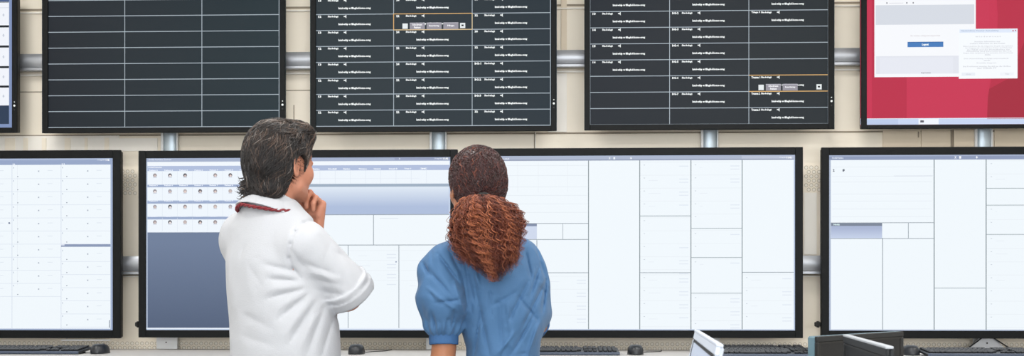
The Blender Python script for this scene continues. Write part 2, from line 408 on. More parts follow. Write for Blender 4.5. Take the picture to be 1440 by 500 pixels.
def chips(F_, x, y, n, far):
    F_.rect(x, y+1, x+7.5, y+8.5, (232, 238, 240), 5)
    for k in range(n):
        a = x+10.3+23.6*k
        F_.rect(a, y, a+21.2, y+9.3, GREYB, 5)
        F_.h(y+.6, a, a+21, (196, 196, 206), .7, 6)
        if k == 0: F_.text('Schockraum', a+3.6, y+1.5, a+17.5, y+4.2, (240, 240, 244), 7); F_.text('Patient', a+6, y+5.2, a+15.4, y+8.3, (240, 240, 244), 7)
        else: F_.text('Reservierung' if k == 1 else 'Pflege', a+(3.5 if k == 1 else 5.5), y+3.2, a+(17.8 if k == 1 else 15.8), y+6.2, (240, 240, 244), 7)
    F_.rect(far, y+.8, far+7.3, y+8, (232, 238, 240), 5); F_.rect(far+1.9, y+3.2, far+5, y+5.4, (20, 20, 24), 6)
G = 'dark status boards on the upper row'
# upper row -----------------------------------------------------------
def p_u0(f):
    f.rect(-312, -10, 18, 180, (128, 146, 186), 0); f.rect(-306, 3.5, 12.8, 149, (240, 243, 250), 1)
    f.rect(-306, -10, 12.8, 3.5, (70, 92, 138), 1); f.h(4.4, -306, 12.8, (40, 52, 70), 1.2, 3)
    f.h(12.3, -306, 12.8, (214, 220, 232), .8, 2)
    for y in (38.4, 66.6, 95.4, 122.6): f.h(y, -306, 12.8, (30, 36, 42), 3, 3)
    f.rect(-306, 149, 12.8, 175, (44, 60, 84), 2)
    for y in (22.5, 51, 81, 109, 136): f.text('0', 3.6, y-2.4, 6.6, y+2.4, (196, 202, 216), 4)
    for x in range(-290, 0, 34): f.v(x, 3.5, 149, (214, 220, 232), .8, 2)
display('wall_display', -316, -10, 23.5, 187, 7, 'partly seen display with pale list at the upper left edge', 'display', None, p_u0)
def gm(name, c0, c1, px0, px1):  # sideways fade puts soft screen reflections into a dark board's colour
    return lit_grad(name, c0, c1, 0, (P(px0, 90, 4.72)[0]-P((px0+px1)/2, 90, 4.72)[0]), (P(px1, 90, 4.72)[0]-P((px0+px1)/2, 90, 4.72)[0]))
display('wall_display', 60, -11, 400.5, 186, 7, 'dark display with an empty grid of lines, directly above the man', 'display', G,
        lambda f: board(f, [67, 175.6, 284, 392.5], [178.3-22.35*k for k in range(8, -1, -1)], lambda c, r: False, None, gm('display_slate_fade', (30, 36, 44), (36, 51, 58), 60, 400)), marks=True)
def p_u2(f):
    ys = [176.7-22.5*k for k in range(8, -1, -1)]; xs = [444, 553.6, 664, 774]
    board(f, xs, ys, lambda c, r: r > 0 or c >= 0, lambda c, r: (['12', '22', '32'][c] if r % 2 else ['13', '24', '38'][c]) if not (c == 2 and 4 <= r <= 6) else 'BG-%d' % (r-3), gm('display_slate', (42, 53, 59), (38, 50, 59), 437, 782))
    f.h(ys[1], 553.6, 664, ORA, 1.1, 4); f.h(ys[2], 553.6, 664, (224, 196, 150), 1.1, 4); f.v(553.6, ys[1], ys[2], ORA, 1.1, 4); f.v(664, ys[1], ys[2], (230, 208, 170), 1, 4)
    chips(f, 566, 31.8, 3, 647)
display('wall_display', 437, -13, 782, 184.5, 7, 'dark status board with text in every cell, between and above the two people', 'display', G, p_u2)
def p_u3(f):
    ys = [174.4-22.75*k for k in range(8, -1, -1)]; xs = [829.7, 941.6, 1053, 1164.5]
    full = [(0, 1, 2, 3, 4), (0, 1, 2, 3, 4, 5, 6), (0, 1, 5, 6, 7)]
    ids = lambda c, r: '%d' % (12+r) if c == 0 else ('BG-%d' % (r+1) if c == 1 else {0: 'Triage 4', 1: 'Triage 5', 5: 'Trauma 1', 6: 'Trauma 2', 7: 'Trauma 3'}[r])
    board(f, xs, ys, lambda c, r: r in full[c], ids, gm('display_graphite', (37, 43, 51), (39, 46, 51), 822, 1172))
    f.h(ys[5], 1053, 1164.5, ORA, 1.1, 4); f.h(ys[6], 1053, 1164.5, ORA, 1.1, 4)
    chips(f, 1066.5, 118.6, 2, 1148)
display('wall_display', 822.3, -15.5, 1172.7, 181.6, 7.6, 'dark status board with many empty cells, right of centre in the upper row', 'display', G, p_u3)
def p_u4(f):
    f.rect(1210, -20, 1566, 176, (200, 52, 82), 0)
    f.rect(1226, -20, 1275, 167, (188, 46, 74), 1); f.rect(1275, -20, 1391, 167, (201, 54, 84), 1)
    # darker curved column of the wallpaper
    pts = [(1400, -20), (1403, 20), (1402, 60), (1394, 110), (1389, 135), (1388, 167), (1480, 167), (1480, -20)]
    f.mb.add([(f.X(a), f.y(2), f.Z(b)) for a, b in pts], [tuple(range(len(pts)-1, -1, -1))], lit((186, 46, 72)))
    pts = [(1440, 60), (1432, 78), (1428, 105), (1391, 125), (1389, 140), (1388, 167), (1480, 167), (1480, 60)]
    f.mb.add([(f.X(a), f.y(3), f.Z(b)) for a, b in pts], [tuple(range(len(pts)-1, -1, -1))], lit((166, 42, 62)))
    f.rect(1210, 166.3, 1566, 174.5, (200, 215, 242), 2); f.rect(1219, 166.3, 1263, 174.5, (188, 204, 234), 3); f.rect(1291.5, 166.3, 1320, 174.5, (240, 245, 252), 3)
    f.rect(1294, 168.6, 1299, 171.6, (90, 90, 100), 4); f.rect(1210, 165.6, 1566, 166.5, (228, 236, 250), 4)
    f.rect(1229.5, -20, 1372, 107.5, (246, 248, 252), 4); f.rect(1231.3, 6.2, 1369.8, 33.8, (214, 219, 228), 5)
    f.rect(1231.8, 78, 1348, 103, (226, 229, 238), 5); f.rect(1237, 80, 1340, 103, (230, 233, 242), 6)
    for x in (1247, 1275, 1284): f.rect(x-.8, 2.2, x+.8, 4.2, (120, 120, 130), 6)
    f.h(3.4, 1250, 1270, (216, 216, 224), .8, 6); f.text('Sie wurden erfolgreich abgemeldet', 1280, 48.6, 1322, 51, (222, 218, 222), 6)
    f.rect(1276, 58.2, 1326.3, 65.6, (70, 124, 188), 6); f.h(58.6, 1276, 1326.3, (52, 100, 160), .9, 7); f.text('Logout', 1296.3, 60.3, 1305.7, 64.4, (246, 250, 252), 7)
    f.text('Impressum', 1295, 101.0, 1308.6, 103, (150, 150, 160), 7)
    f.rect(1348, 40.6, 1430.6, 110.5, (246, 250, 254), 7); f.rect(1349, 41.2, 1429.6, 46, (224, 234, 250), 8)
    f.text('Nachrichten Fenster Anmeldung', 1351, 42.2, 1404, 44.8, (186, 200, 222), 9); f.rect(1423.4, 42.8, 1425, 44.6, (190, 70, 80), 9); f.rect(1427, 42.4, 1428.4, 44.2, (190, 70, 80), 9)
    g = (216, 219, 225)
    for y, a, b, t in ((51.5, 1371, 1407, 'w i n d o w t e x t'), (58.6, 1370, 1406, 'Benutzer Information und'), (61.2, 1363, 1413, 'weitere Hinweise zu den Daten'), (65.2, 1354, 1424, 'Bitte beachten Sie die folgenden Regeln des Systems'), (67.6, 1357, 1423, 'im Umgang mit vertraulichen Daten und Patienten'),
                       (70, 1359, 1420, 'der Klinik und der Notaufnahme der'), (72.4, 1358, 1422, 'Abteilung und informieren Sie bei'), (74.8, 1354, 1424, 'Fragen bitte umgehend den zentralen Service Dienst'), (77, 1384, 1393, 'danke'), (82.6, 1355, 1418, 'Die Anmeldung erfolgt automatisch'),
                       (84.8, 1383, 1392, 'nach'), (88.8, 1373, 1401, 'Kontakt Support'), (93.4, 1354, 1421, 'Bei Problemen wenden Sie sich an die Hotline'), (95.8, 1373, 1401, 'der Klinik IT')):
        f.text(t, a, y-1, b, y+1, g, 9)
    f.rect(1352, 102, 1371, 106.4, (232, 238, 246), 8); f.text('Abbrechen', 1358, 103.2, 1365, 105.2, g, 9); f.rect(1406, 102, 1425, 106.4, (240, 244, 250), 8); f.text('Weiter', 1413, 103.2, 1419, 105.2, g, 9)
display('wall_display', 1211.3, -17.5, 1567, 180, 8, 'display showing a crimson desktop with white windows, upper right', 'display', None, p_u4, bb=5.6)

# lower row -----------------------------------------------------------
WH = (240, 247, 252); HB = (164, 176, 202); FAINT = (222, 230, 238); GL = (148, 158, 168); EDG = (160, 176, 206)
def faintrows(f, x0, x1, y0, y1, step, seed, dots=True):
    rr = random.Random(seed); y = y0
    while y < y1:
        f.h(y, x0, x1, (232, 238, 244), .6, 2)
        if dots: f.rect(x0+5, y+3.5, x0+7, y+4.3, (196, 204, 214), 3)
        if rr.random() < .8: f.rect(x1-16, y+5, x1-3, y+6.2, (224, 232, 242), 3)
        if rr.random() < .6: f.rect(x1-16, y+9.5, x1-3, y+10.7, (226, 233, 243), 3)
        if rr.random() < .5: f.rect(x0+12, y+7, x0+12+rr.random()*20, y+7.7, (230, 236, 244), 3)
        y += step
def p_l1(f):
    f.rect(-290, 220, 162, 468, EDG, 0); f.rect(-290, 232, 155.5, 461.5, WH, 1); f.rect(-290, 222, 158, 232, (150, 166, 198), 1)
    f.rect(-290, 222, 155, 225.5, (172, 186, 214), 2)
    for x in (-52, 17, 86): f.v(x, 232, 461, (206, 216, 232), .7, 2)
    f.v(24.6, 232, 400, (226, 232, 240), .5, 2)
    for x0, x1, yy in ((-52, 17, 400), (17, 86, 405), (86, 155, 460)):
        k = 0
        while 232+18.35*k < yy:
            y = 233+18.35*k
            if x0 == 86 and y > 343: y += 6
            f.h(y+18.3, x0, x1, (218, 226, 238), .6, 2)
            f.rect(x0+36.6, y+7, x0+38.4, y+8.8, (168, 176, 190), 3); f.rect(x0+7.4, y+14.8, x0+8.8, y+16, (130, 140, 156), 3)
            f.h(y+7, x0+50, x0+57, (218, 226, 236), .7, 3); f.rect(x0+1.5, y+2, x0+2.6, y+4, (186, 196, 212), 3)
            k += 1
    f.rect(12, 312.4, 14.4, 314.6, (110, 120, 150), 3)
    f.rect(86, 343.3, 155.5, 346.9, (138, 152, 182), 4); f.rect(86, 343.3, 91, 345, (220, 226, 240), 5)
    f.text('17 Aug 2021', 137, 224.3, 148, 226.8, (210, 220, 236), 4); f.text('11:42', 148.8, 224, 154, 227, (245, 248, 252), 4); f.text('12', 18, 230, 21.5, 232, (235, 240, 250), 4); f.text('11', 87, 230, 91, 232, (235, 240, 250), 4)
    f.rect(153.6, 449.5, 154.6, 460, (70, 90, 120), 3)
display('wall_display', -292, 211.6, 169.3, 474.8, 11, 'large bright list display cut off by the left edge of the picture', 'display', 'bright displays of the lower row', p_l1, marks=False)
def p_l2(f):
    f.rect(200, 215, 640, 470, (196, 210, 232), 0); f.rect(205, 220.5, 633, 226.6, HB, 2); f.rect(207.5, 226.6, 632, 232.4, (240, 246, 252), 1)
    f.rect(207.5, 232.4, 632, 239.6, (176, 190, 220), 2); f.text('Notfall Patienten', 208.6, 233.2, 228, 235.4, (225, 232, 245), 4); f.text('Notfall Ambulanz Zentrum', 209, 222, 241, 224.6, (205, 214, 232), 4)
    f.rect(207.5, 239.6, 632, 258.8, (238, 245, 252), 1)
    f.rect(400, 258.5, 632, 262.6, (158, 174, 192), 2)
    f.rect(400, 262.6, 631, 301.3, lit_grad('display_sky_fade', (226, 236, 248), (176, 192, 222), 2, (f.Z(262)-f.Z(474)), (f.Z(290)-f.Z(474))), 2)
    f.rect(400, 301.3, 632, 462, WH, 1)
    f.h(301.8, 400, 632, GL, 1, 4); f.h(344.3, 400, 632, GL, 1, 4); f.v(525.3, 302, 344, GL, 1, 4); f.v(561, 344, 462, GL, 1, 4); f.v(489.7, 344, 462, GL, .9, 4)
    f.rect(207.5, 326, 400, 461, lit_grad('display_steel_fade', (84, 98, 124), (112, 128, 156), 2, (f.Z(462)-f.Z(474)), (f.Z(340)-f.Z(474))), 2)
    for k, y in enumerate((258.8, 281.9, 304.2)):
        f.rect(207.5, y, 400, y+3.6, (156, 172, 204), 3); f.rect(207.5, y+3.6, 400, y+22, (238, 245, 252), 2)
    rr = random.Random(4)
    hair = [(96, 92, 100), (150, 142, 146), (186, 176, 176), (84, 84, 92), (166, 162, 172)]
    for r, y in enumerate((246.2, 268.6, 290.4, 312.2)):
        for c in range(9):
            x = 218+21.2*c
            f.v(x+10.4, y-7, y+12.6, (222, 230, 240), .5, 3)
            if not (r == 0 and c in (3, 6)) and not (r == 3 and c >= 5):
                f.disc(x, y-.6, 2.7, rr.choice(hair), 4); f.disc(x+.3, y+.3, 1.6, rr.choice([(226, 206, 200), (206, 190, 186), (236, 226, 224)]), 5)
                f.rect(x-2.4, y+1.6, x+2.6, y+2.9, (206, 210, 222), 6)
            f.text('Patient %d' % (c+3), x-8, y-9.6 if r else y-8.6, x+4, y-7.8 if r else y-6.8, (236, 242, 252), 5)
    for k in range(8):
        f.text(['Kabine', 'Notfall', 'Kabine', 'Wartezone', 'Untersuch', 'Intensiv B', 'Triage 3', ''][k] or 'x', 440+21.4*k, 236.4, 440+21.4*k+(12 if k % 2 else 10), 238.6, (238, 244, 252), 4)
        f.v(450+21.4*k, 240, 258, (222, 230, 240), .5, 3)
    f.h(251, 440, 590, (228, 234, 244), .5, 3)
    f.rect(555, 222.4, 633, 225.6, (150, 160, 190), 3); f.text('17 Aug 2021', 611, 222.4, 622, 224.8, (216, 224, 238), 5); f.text('11:42', 623, 222.2, 630.5, 225, (248, 250, 252), 5); f.text('x', 561, 222.6, 563, 224.6, (220, 228, 240), 5)
    faintrows(f, 492, 560, 352, 400, 14, 3, False); faintrows(f, 564, 630, 352, 400, 14, 5, False); f.rect(556, 367.4, 558, 368.6, (90, 110, 150), 4); f.h(307, 534, 560, (214, 222, 232), .7, 4)
    f.h(461.3, 205, 633, (232, 240, 250), 1.5, 5)
display('wall_display', 194.6, 210.7, 643.6, 474.3, 10.4, 'wide bright display with rows of tiny portrait photos, behind the man', 'display', 'bright displays of the lower row', p_l2, knob=456, marks=False)
def p_l3(f):
    f.rect(674, 215, 1124, 470, (178, 192, 216), 0); f.rect(679, 225.3, 1116.3, 462.4, WH, 1); f.rect(677, 219, 1119, 225.3, (172, 182, 204), 2)
    f.rect(679, 223.6, 1116, 225.3, (146, 156, 180), 3); f.rect(1043, 219.5, 1116, 223.6, (186, 194, 214), 3)
    for x in (827.6, 899.6, 971.6, 1043.6): f.v(x, 225.3, 462.4, (126, 138, 144), 1.15, 4)
    f.h(313.6, 679, 827.6, GL, .9, 4); f.h(336.2, 679, 827.6, GL, .9, 4); f.v(791.4, 314, 336, (176, 184, 192), .9, 4); f.h(383, 755, 827.6, GL, .9, 4); f.v(755, 337, 462, GL, 1, 4)
    f.rect(690, 314, 755, 336, (206, 216, 236), 3); f.rect(690, 314, 755, 317.4, (128, 140, 166), 4)
    f.h(303.4, 899.6, 971.6, (160, 172, 178), 1, 4); f.h(383, 899.6, 971.6, GL, .9, 4)
    for y in (320.9, 361.8, 411.8): f.h(y, 971.6, 1043.6, (160, 172, 178), .9, 4)
    f.h(382.6, 1043.6, 1116, GL, .9, 4)
    for a, b, y0, y1, sd in ((900, 971, 228, 300, 1), (900, 971, 306, 380, 2), (900, 971, 386, 460, 3), (972, 1043, 228, 318, 4), (972, 1043, 324, 358, 5), (972, 1043, 364, 380, 6), (972, 1043, 414, 456, 7), (1044, 1116, 386, 458, 8), (757, 827, 388, 456, 9)):
        faintrows(f, a, b, y0, y1, 18.2, sd)
    for y in (232, 246, 262, 274, 286, 298): f.h(y, 712, 826, (226, 233, 240), .5, 2)
    for x in (728, 798, 757): f.v(x, 228, 270, (230, 236, 242), .5, 2)
    for x, t in ((856, 'X'), (862.5, 'I'), (886, '+')): f.text(t, x, 220.6, x+2.6, 223.8, (240, 244, 250), 5)
    f.text('Notfall', 704, 221.4, 716, 223.6, (216, 222, 236), 5); f.text('17 Aug 2021', 1096, 221, 1105, 223.2, (220, 226, 238), 5); f.text('11:42', 1106, 220.8, 1113.4, 223.6, (248, 250, 252), 5)
display('wall_display', 669, 207.5, 1129.3, 474.6, 10.6, 'wide bright display split into columns, right of the woman', 'display', 'bright displays of the lower row', p_l3, marks=False)
def p_l4(f):
    f.rect(1160, 213, 1616, 470, (172, 184, 206), 0); f.rect(1168.2, 224, 1611, 463, WH, 1); f.rect(1166, 217.5, 1611, 224, (142, 154, 184), 2); f.rect(1166, 217.5, 1611, 219, (166, 178, 204), 3)
    for x in (1313.5, 1386.6, 1459.5, 1532): f.v(x, 224, 463, (126, 138, 144), 1.3, 4)
    f.v(1241, 334, 463, (140, 150, 160), 1, 4); f.h(312.6, 1168, 1313, GL, .8, 4); f.h(334.8, 1168, 1313, GL, .9, 4); f.v(1277.2, 313, 334.8, GL, .9, 4)
    f.rect(1168.4, 313, 1240.4, 334.6, lit_grad('display_ice_fade', (200, 212, 236), (172, 184, 214), 2, (f.Z(334)-f.Z(475)), (f.Z(320)-f.Z(475))), 3); f.rect(1168.4, 313, 1240.4, 317, (124, 134, 152), 4); f.text('Notiz', 1172, 313.8, 1181, 316.2, (220, 240, 240), 6)
    f.h(404.6, 1313.5, 1386.6, (160, 172, 178), .9, 4)
    for y in (264.6, 288.2, 329.3): f.h(y, 1386.6, 1459, (160, 172, 178), .9, 4)
    faintrows(f, 1388, 1459, 226, 262, 18.4, 1); faintrows(f, 1388, 1459, 290, 326, 18.4, 2); faintrows(f, 1388, 1459, 331, 460, 18.4, 3)
    for y in (234, 247, 255, 272, 282, 293, 304): f.h(y, 1170, 1311, (226, 232, 240), .5, 2)
    f.h(246.7, 1257, 1312, (206, 212, 224), .6, 4)
    f.text('2', 1171, 236.6, 1173.4, 240.4, (90, 96, 110), 5); f.text('#', 1184.6, 236.6, 1187.6, 240.4, (90, 96, 110), 5)
    for x, t in ((1342, 'X'), (1348.6, 'I'), (1372, '+')): f.text(t, x, 219.2, x+2.8, 222.6, (244, 246, 252), 5)
    f.text('Notfall Kabine', 1170, 219.8, 1186, 222.2, (212, 220, 234), 5)
display('wall_display', 1155.3, 206, 1622, 475.5, 11, 'wide bright display cut off by the right edge of the picture', 'display', 'bright displays of the lower row', p_l4, knob=456, marks=False)

# ------------------------------------------------------------------ ceiling lamps
for (x, y) in LAMPS:
    z = R['h']
    row = {0.4: 'in the rear row', 2.0: 'in the middle row', 3.6: 'nearest the displays'}[y]
    colname = {-2.3: 'far left', -0.75: 'left of centre', 0.8: 'right of centre', 2.35: 'far right'}[x]
    root = empty('ceiling_lamp', (x, y, z), 'square white ceiling lamp panel, %s, %s' % (colname, row), 'lamp', 'ceiling lamps')
    b = MB()
    for q in (-1, 1):
        b.box(x+q*.31-.012, x+q*.31+.012, y-.322, y+.322, z-.02, z-.0005, M['polew'], .002); b.box(x-.298, x+.298, y+q*.31-.012, y+q*.31+.012, z-.02, z-.0005, M['polew'], .002)
    b.build('frame', root)
    d = MB(); d.box(x-.297, x+.297, y-.297, y+.297, z-.014, z-.002, M['diff']); d.build('diffuser', root)
    ld = bpy.data.lights.new('lamp_light', 'AREA'); ld.shape = 'SQUARE'; ld.size = .58; ld.energy = LAMP_E; ld.color = (1, .985, .96)
    lo = bpy.data.objects.new('lamp_light', ld); COL.objects.link(lo); lo.parent = root; lo.location = (0, 0, -.03)

# ------------------------------------------------------------------ long desk under the displays
DZ = CZ-(491-HOR)/F*4.83
root = empty('desk', (0, 4.45, 0), 'long pale grey desk top running under the lower displays', 'desk')
b = MB(); b.box(-2.9, 2.9, 4.02, 4.838, DZ-.028, DZ, M['desk'], .003); b.build('desktop', root)
for x in (-2.7, -.9, .9, 2.7):
    l = MB(); l.box(x-.03, x+.03, 4.35, 4.43, .03, DZ-.028, M['legm'], .004); l.box(x-.035, x+.035, 4.08, 4.78, 0, .03, M['legm'], .006); l.box(x-.03, x+.03, 4.1, 4.76, DZ-.055, DZ-.0285, M['legm'], .003)
    l.build('leg', root)
def desk_x(px, Y): return P(px, 490, Y)[0]

def make_keyboard(label, cx, cy, rot=0, w=.44, d=.145, tilt=5, group='black keyboards on the long desk'):
    root = empty('keyboard', (cx, cy, DZ), label, 'keyboard', group)
    root.rotation_euler = (0, 0, rot)
    th = math.radians(tilt); o = np.array([cx, cy, DZ])
    def X(p):
        x, y, z = p; yy = y+d/2
        return (cx+x, cy-d/2+yy*math.cos(th), DZ+.0015+z+yy*math.sin(th))
    b = MB(); b.box(-w/2, w/2, -d/2, d/2, 0, .011, M['black'], .003, X=X); b.build('keyboard_base', root)
    e = MB(); e.box(-w/2, w/2, -d/2-.004, -d/2+.0015, .001, .012, M['keyb'], .0015, X=X); e.build('front_edge', root)
    k = MB(); u = .0187; rows = 6
    for r in range(rows):
        y = -d/2+.016+r*.0195+(.006 if r == 5 else 0); x = -w/2+.012
        ws = {0: [1.3, 1.1, 1.1, 5.6, 1.1, 1.1, 1.1, 1.3], 1: [2.2]+[1]*10+[2.5], 2: [1.8]+[1]*11+[1.9], 3: [1.5]+[1]*12+[1.3], 4: [1]*13+[1.8], 5: [1, .5, 1, 1, 1, 1, .3, 1, 1, 1, 1, .3, 1, 1, 1, 1]}[r]
        for i, q in enumerate(ws):
            if not (r == 5 and q < .9):
                k.box(x, x+q*u-.0025, y, y+.0155, .011, .0185, M['key'], .0022, X=X)
            x += q*u
        for x0_, n_ in ((-w/2+.012+15.1*u, 3), (-w/2+.012+18.4*u, 4)):
            for i in range(n_):
                if x0_+i*u+u > w/2: continue
                if n_ == 3 and r in (1, 2) and not (r == 1 and i == 1): continue
                k.box(x0_+i*u, x0_+i*u+u-.0025, y, y+.0155, .011, .0185, M['key'], .0022, X=X)
    k.build('keys', root)
    for sx in (-1, 1):
        f = MB()
        f.box(cx+sx*(w/2-.04)-.012, cx+sx*(w/2-.04)+.012, cy+d/2-.02, cy+d/2-.012, DZ, DZ+.0015+(d-.016)*math.sin(th)+.002, M['rubber'])
        f.build('foot', root); f = MB()
        f.box(cx+sx*(w/2-.04)-.012, cx+sx*(w/2-.04)+.012, cy-d/2+.008, cy-d/2+.016, DZ, DZ+.003, M['rubber'])
        f.build('foot', root)
    return root
def make_mouse(label, cx, cy, rot=0, cable=None):
    root = empty('computer_mouse', (cx, cy, DZ), label, 'mouse', 'black mice on the long desk'); root.rotation_euler = (0, 0, rot)
    b = MB(); n, m_ = 20, 28; v = []; L, W_, H = .112, .066, .039
    for i in range(n+1):
        ph = math.pi/2*i/n
        for j in range(m_):
            q = 2*math.pi*j/m_; cq, sq = math.cos(q), math.sin(q)
            sg = lambda t, e: math.copysign(abs(t)**e, t)
            rx = W_/2*sg(cq, .8)*math.cos(ph)**.45; ry = L/2*sg(sq, .9)*math.cos(ph)**.6
            z = H*math.sin(ph)**.85*(1-.12*(ry/(L/2)))
            v.append((cx+rx, cy+ry, DZ+.001+z))
    f = [(i*m_+j, i*m_+(j+1) % m_, (i+1)*m_+(j+1) % m_, (i+1)*m_+j) for i in range(n) for j in range(m_)]+[tuple(range(m_-1, -1, -1))]
    b.add(v, f, M['black']); b.build('mouse_shell', root, smooth=True)
    w = MB(); c = (cx, cy+.03, DZ+.034)
    w.tube([(cx-.004, cy+.032, DZ+.031), (cx+.004, cy+.032, DZ+.031)], .009, M['rubber'], 16); w.build('scroll_wheel', root)
    if cable:
        c = MB(); c.tube(cable, .0019, M['rubber'], 6); c.build('cable', root, smooth=True)
    return root
def cab(pts, n=10):
    pts = [np.array(p, float) for p in pts]; out = []
    for i in range(len(pts)-1):
        p0 = pts[max(i-1, 0)]; p1 = pts[i]; p2 = pts[i+1]; p3 = pts[min(i+2, len(pts)-1)]
        for t in np.linspace(0, 1, n, endpoint=False):
            out.append(.5*((2*p1)+(-p0+p2)*t+(2*p0-5*p1+4*p2-p3)*t*t+(-p0+3*p1-3*p2+p3)*t**3))
    return out+[pts[-1]]
ky = 4.47
def kb_at(label, right=None, left=None, Y=ky, **k):
    w = k.get('w', .44)
    x = desk_x(right, Y)-w/2 if right else desk_x(left, Y)+w/2
    return make_keyboard(label, x, Y, **k)
kb_at('black keyboard at the far left end of the desk', right=121)
kb_at('black keyboard right beside the woman, left of a mouse', right=870)
kb_at('black keyboard below the right half of the column display', left=1000, Y=4.62, w=.40)
kb_at('small black keyboard in front of another near the desk right side', right=1152, Y=4.36, w=.40, d=.12)
kb_at('black keyboard at the far right of the desk under the cable holder', left=1296, Y=4.42)
my = 4.47
def mouse_at(px, label, dx):
    x = desk_x(px, my); z = DZ+.0025
    pts = [(x, my+.05, z+.006), (x+.02*np.sign(dx), my+.09, z), (x+dx*.5, my+.14, z), (x+dx, my+.19, z), (x+dx*1.15, my+.30, z)]
    return make_mouse(label, x, my, 0, cab(pts))
mouse_at(141, 'black mouse right of the leftmost keyboard', -.09)
mouse_at(501.5, 'black mouse between the man and the woman', .09)
mouse_at(893.5, 'black mouse right of the keyboard beside the woman', .12)
mouse_at(1280, 'black mouse half hidden behind the dark monitor', -.09)
# grey cable holder with two black cables under the right display
bx_ = P(1388, 480, 4.77)[0]
root = empty('cable_holder', (bx_, 4.775, DZ), 'triangular grey metal holder with two black cables behind the right keyboard', 'holder')
b = MB(); b.add([(bx_-.085, 4.770, DZ), (bx_+.085, 4.770, DZ), (bx_+.02, 4.770, DZ+.075), (bx_-.02, 4.770, DZ+.075), (bx_-.085, 4.785, DZ), (bx_+.085, 4.785, DZ), (bx_+.02, 4.785, DZ+.075), (bx_-.02, 4.785, DZ+.075)],
                [(0, 1, 2, 3), (7, 6, 5, 4), (0, 4, 5, 1), (1, 5, 6, 2), (2, 6, 7, 3), (3, 7, 4, 0)], M['alu']); b.build('bracket', root)
b = MB(); b.tube([(bx_, 4.7705, DZ+.035), (bx_, 4.7675, DZ+.035)], .0035, M['rubber'], 10); b.build('screw', root)
for q in (-1, 1):
    c = MB(); c.tube(cab([(bx_+q*.012, 4.765, DZ+.068), (bx_+q*.05, 4.757, DZ+.040), (bx_+q*.10, 4.745, DZ+.008), (bx_+q*.12, 4.70, DZ+.003)]), .0028, M['rubber'], 8); c.build('cable', root, smooth=True)

# ------------------------------------------------------------------ near desk and its monitors (lower right)
root = empty('desk', (.75, 2.0, 0), 'near work desk below the picture edge carrying three small monitors', 'desk')
b = MB(); b.box(.12, 1.5, 1.1, 2.62, .712, .74, M['desk'], .003); b.build('desktop', root)
for x in (.2, 1.42):
    for y in (1.18, 2.54):
        l = MB(); l.box(x-.025, x+.025, y-.025, y+.025, 0, .7118, M['legm'], .003); l.build('leg', root)
def small_monitor(label, pl, pr, yl, yr, dl, dr, Hh, th, mats, tilt=0.0, back=False, name='desk_monitor', stand_off=.0):
    """flat monitor whose top edge runs between two points of its own depth; front is the side seen by the camera"""
    a = P(pl, yl, dl); b_ = P(pr, yr, dr); zt = (a[2]+b_[2])/2; a[2] = b_[2] = zt
    u = b_-a; w = np.linalg.norm(u); u /= w; nrm = np.array([u[1], -u[0], 0.0])            # points to the camera side
    up = np.array([0, 0, 1.0])*math.cos(tilt)-nrm*-math.sin(tilt)
    nn = np.cross(u, up); nn = nn if np.dot(nn, nrm) > 0 else -nn
    c = (a+b_)/2-up*Hh
    root = empty(name, (c[0], c[1], .74), label, 'monitor')
    def X(p):                                     # local: x along width from -w/2, y = into the screen, z = height below top
        q = (a+b_)/2+u*p[0]-nn*p[1]+up*p[2]; return tuple(q)
    g = MB(); g.box(-w/2, w/2, .004, th, -Hh, 0, mats['side'], .003, X=X); g.build('casing', root)
    fr = MB(); bz = mats.get('bz', .012)
    fr.box(-w/2, w/2, 0, .006, -bz, 0, mats['frame'], .0015, X=X); fr.box(-w/2, w/2, 0, .006, -Hh, -Hh+bz*1.3, mats['frame'], .0015, X=X)
    fr.box(-w/2, -w/2+bz, 0, .006, -Hh+bz*1.3, -bz, mats['frame'], .0015, X=X); fr.box(w/2-bz, w/2, 0, .006, -Hh+bz*1.3, -bz, mats['frame'], .0015, X=X)
    fr.build('bezel', root)
    s = MB()
    i0 = .004
    s.box(-w/2+bz, -w/2+bz+i0, .0005, .005, -Hh+bz*1.3, -bz, M['rubber'], X=X); s.box(w/2-bz-i0, w/2-bz, .0005, .005, -Hh+bz*1.3, -bz, M['rubber'], X=X)
    s.box(-w/2+bz+i0, w/2-bz-i0, .0005, .005, -bz-i0, -bz, M['rubber'], X=X)
    s.box(-w/2+bz+i0, w/2-bz-i0, .0015, .005, -Hh+bz*1.3, -bz-i0, mats['screen'], X=X); s.build('screen', root)
    if mats.get('top'):
        e = MB(); e.box(-w/2-.001, w/2+.001, -.001, th*.8, -.001, .003, mats['top'], .001, X=X); e.build('top_edge', root)
    # stand
    st = MB(); q0 = np.array(X((0, th+.02, -Hh*.55))); st.tube([(q0[0], q0[1], q0[2]), (q0[0], q0[1], .752)], .018, mats['side'], 14)
    q1 = np.array(X((0, th*.7, -Hh*.55))); st.tube([q1, q0], .016, mats['side'], 12); st.build('stand', root)
    bs = MB(); bs.lathe((q0[0], q0[1], .74), [(.095, 0), (.095, .006), (.06, .012), (.02, .016)], mats['side'], 28); bs.build('stand_base', root, smooth=False)
    return root
small_monitor('dark grey monitor with a bluish side edge, largest of the near ones', 1149, 1271, 472.5, 465.5, 2.2, 2.5, .30, .022, dict(side=M['mondt'], frame=M['mond'], screen=M['monin']))
small_monitor('thin dark monitor with a light slanting top edge, in front of another dark monitor', 1186, 1246, 471.5, 489.5, 2.12, 1.66, .28, .014, dict(side=M['mond'], frame=M['mond'], screen=M['monin'], top=M['edge'], bz=.014))
small_monitor('white and pale blue framed monitor leaning, right of the woman', 977, 1008, 464.5, 486, 1.83, 1.34, .28, .010, dict(side=M['silver'], frame=M['silver'], screen=M['silver2'], top=M['silver'], bz=.013), tilt=-.23)
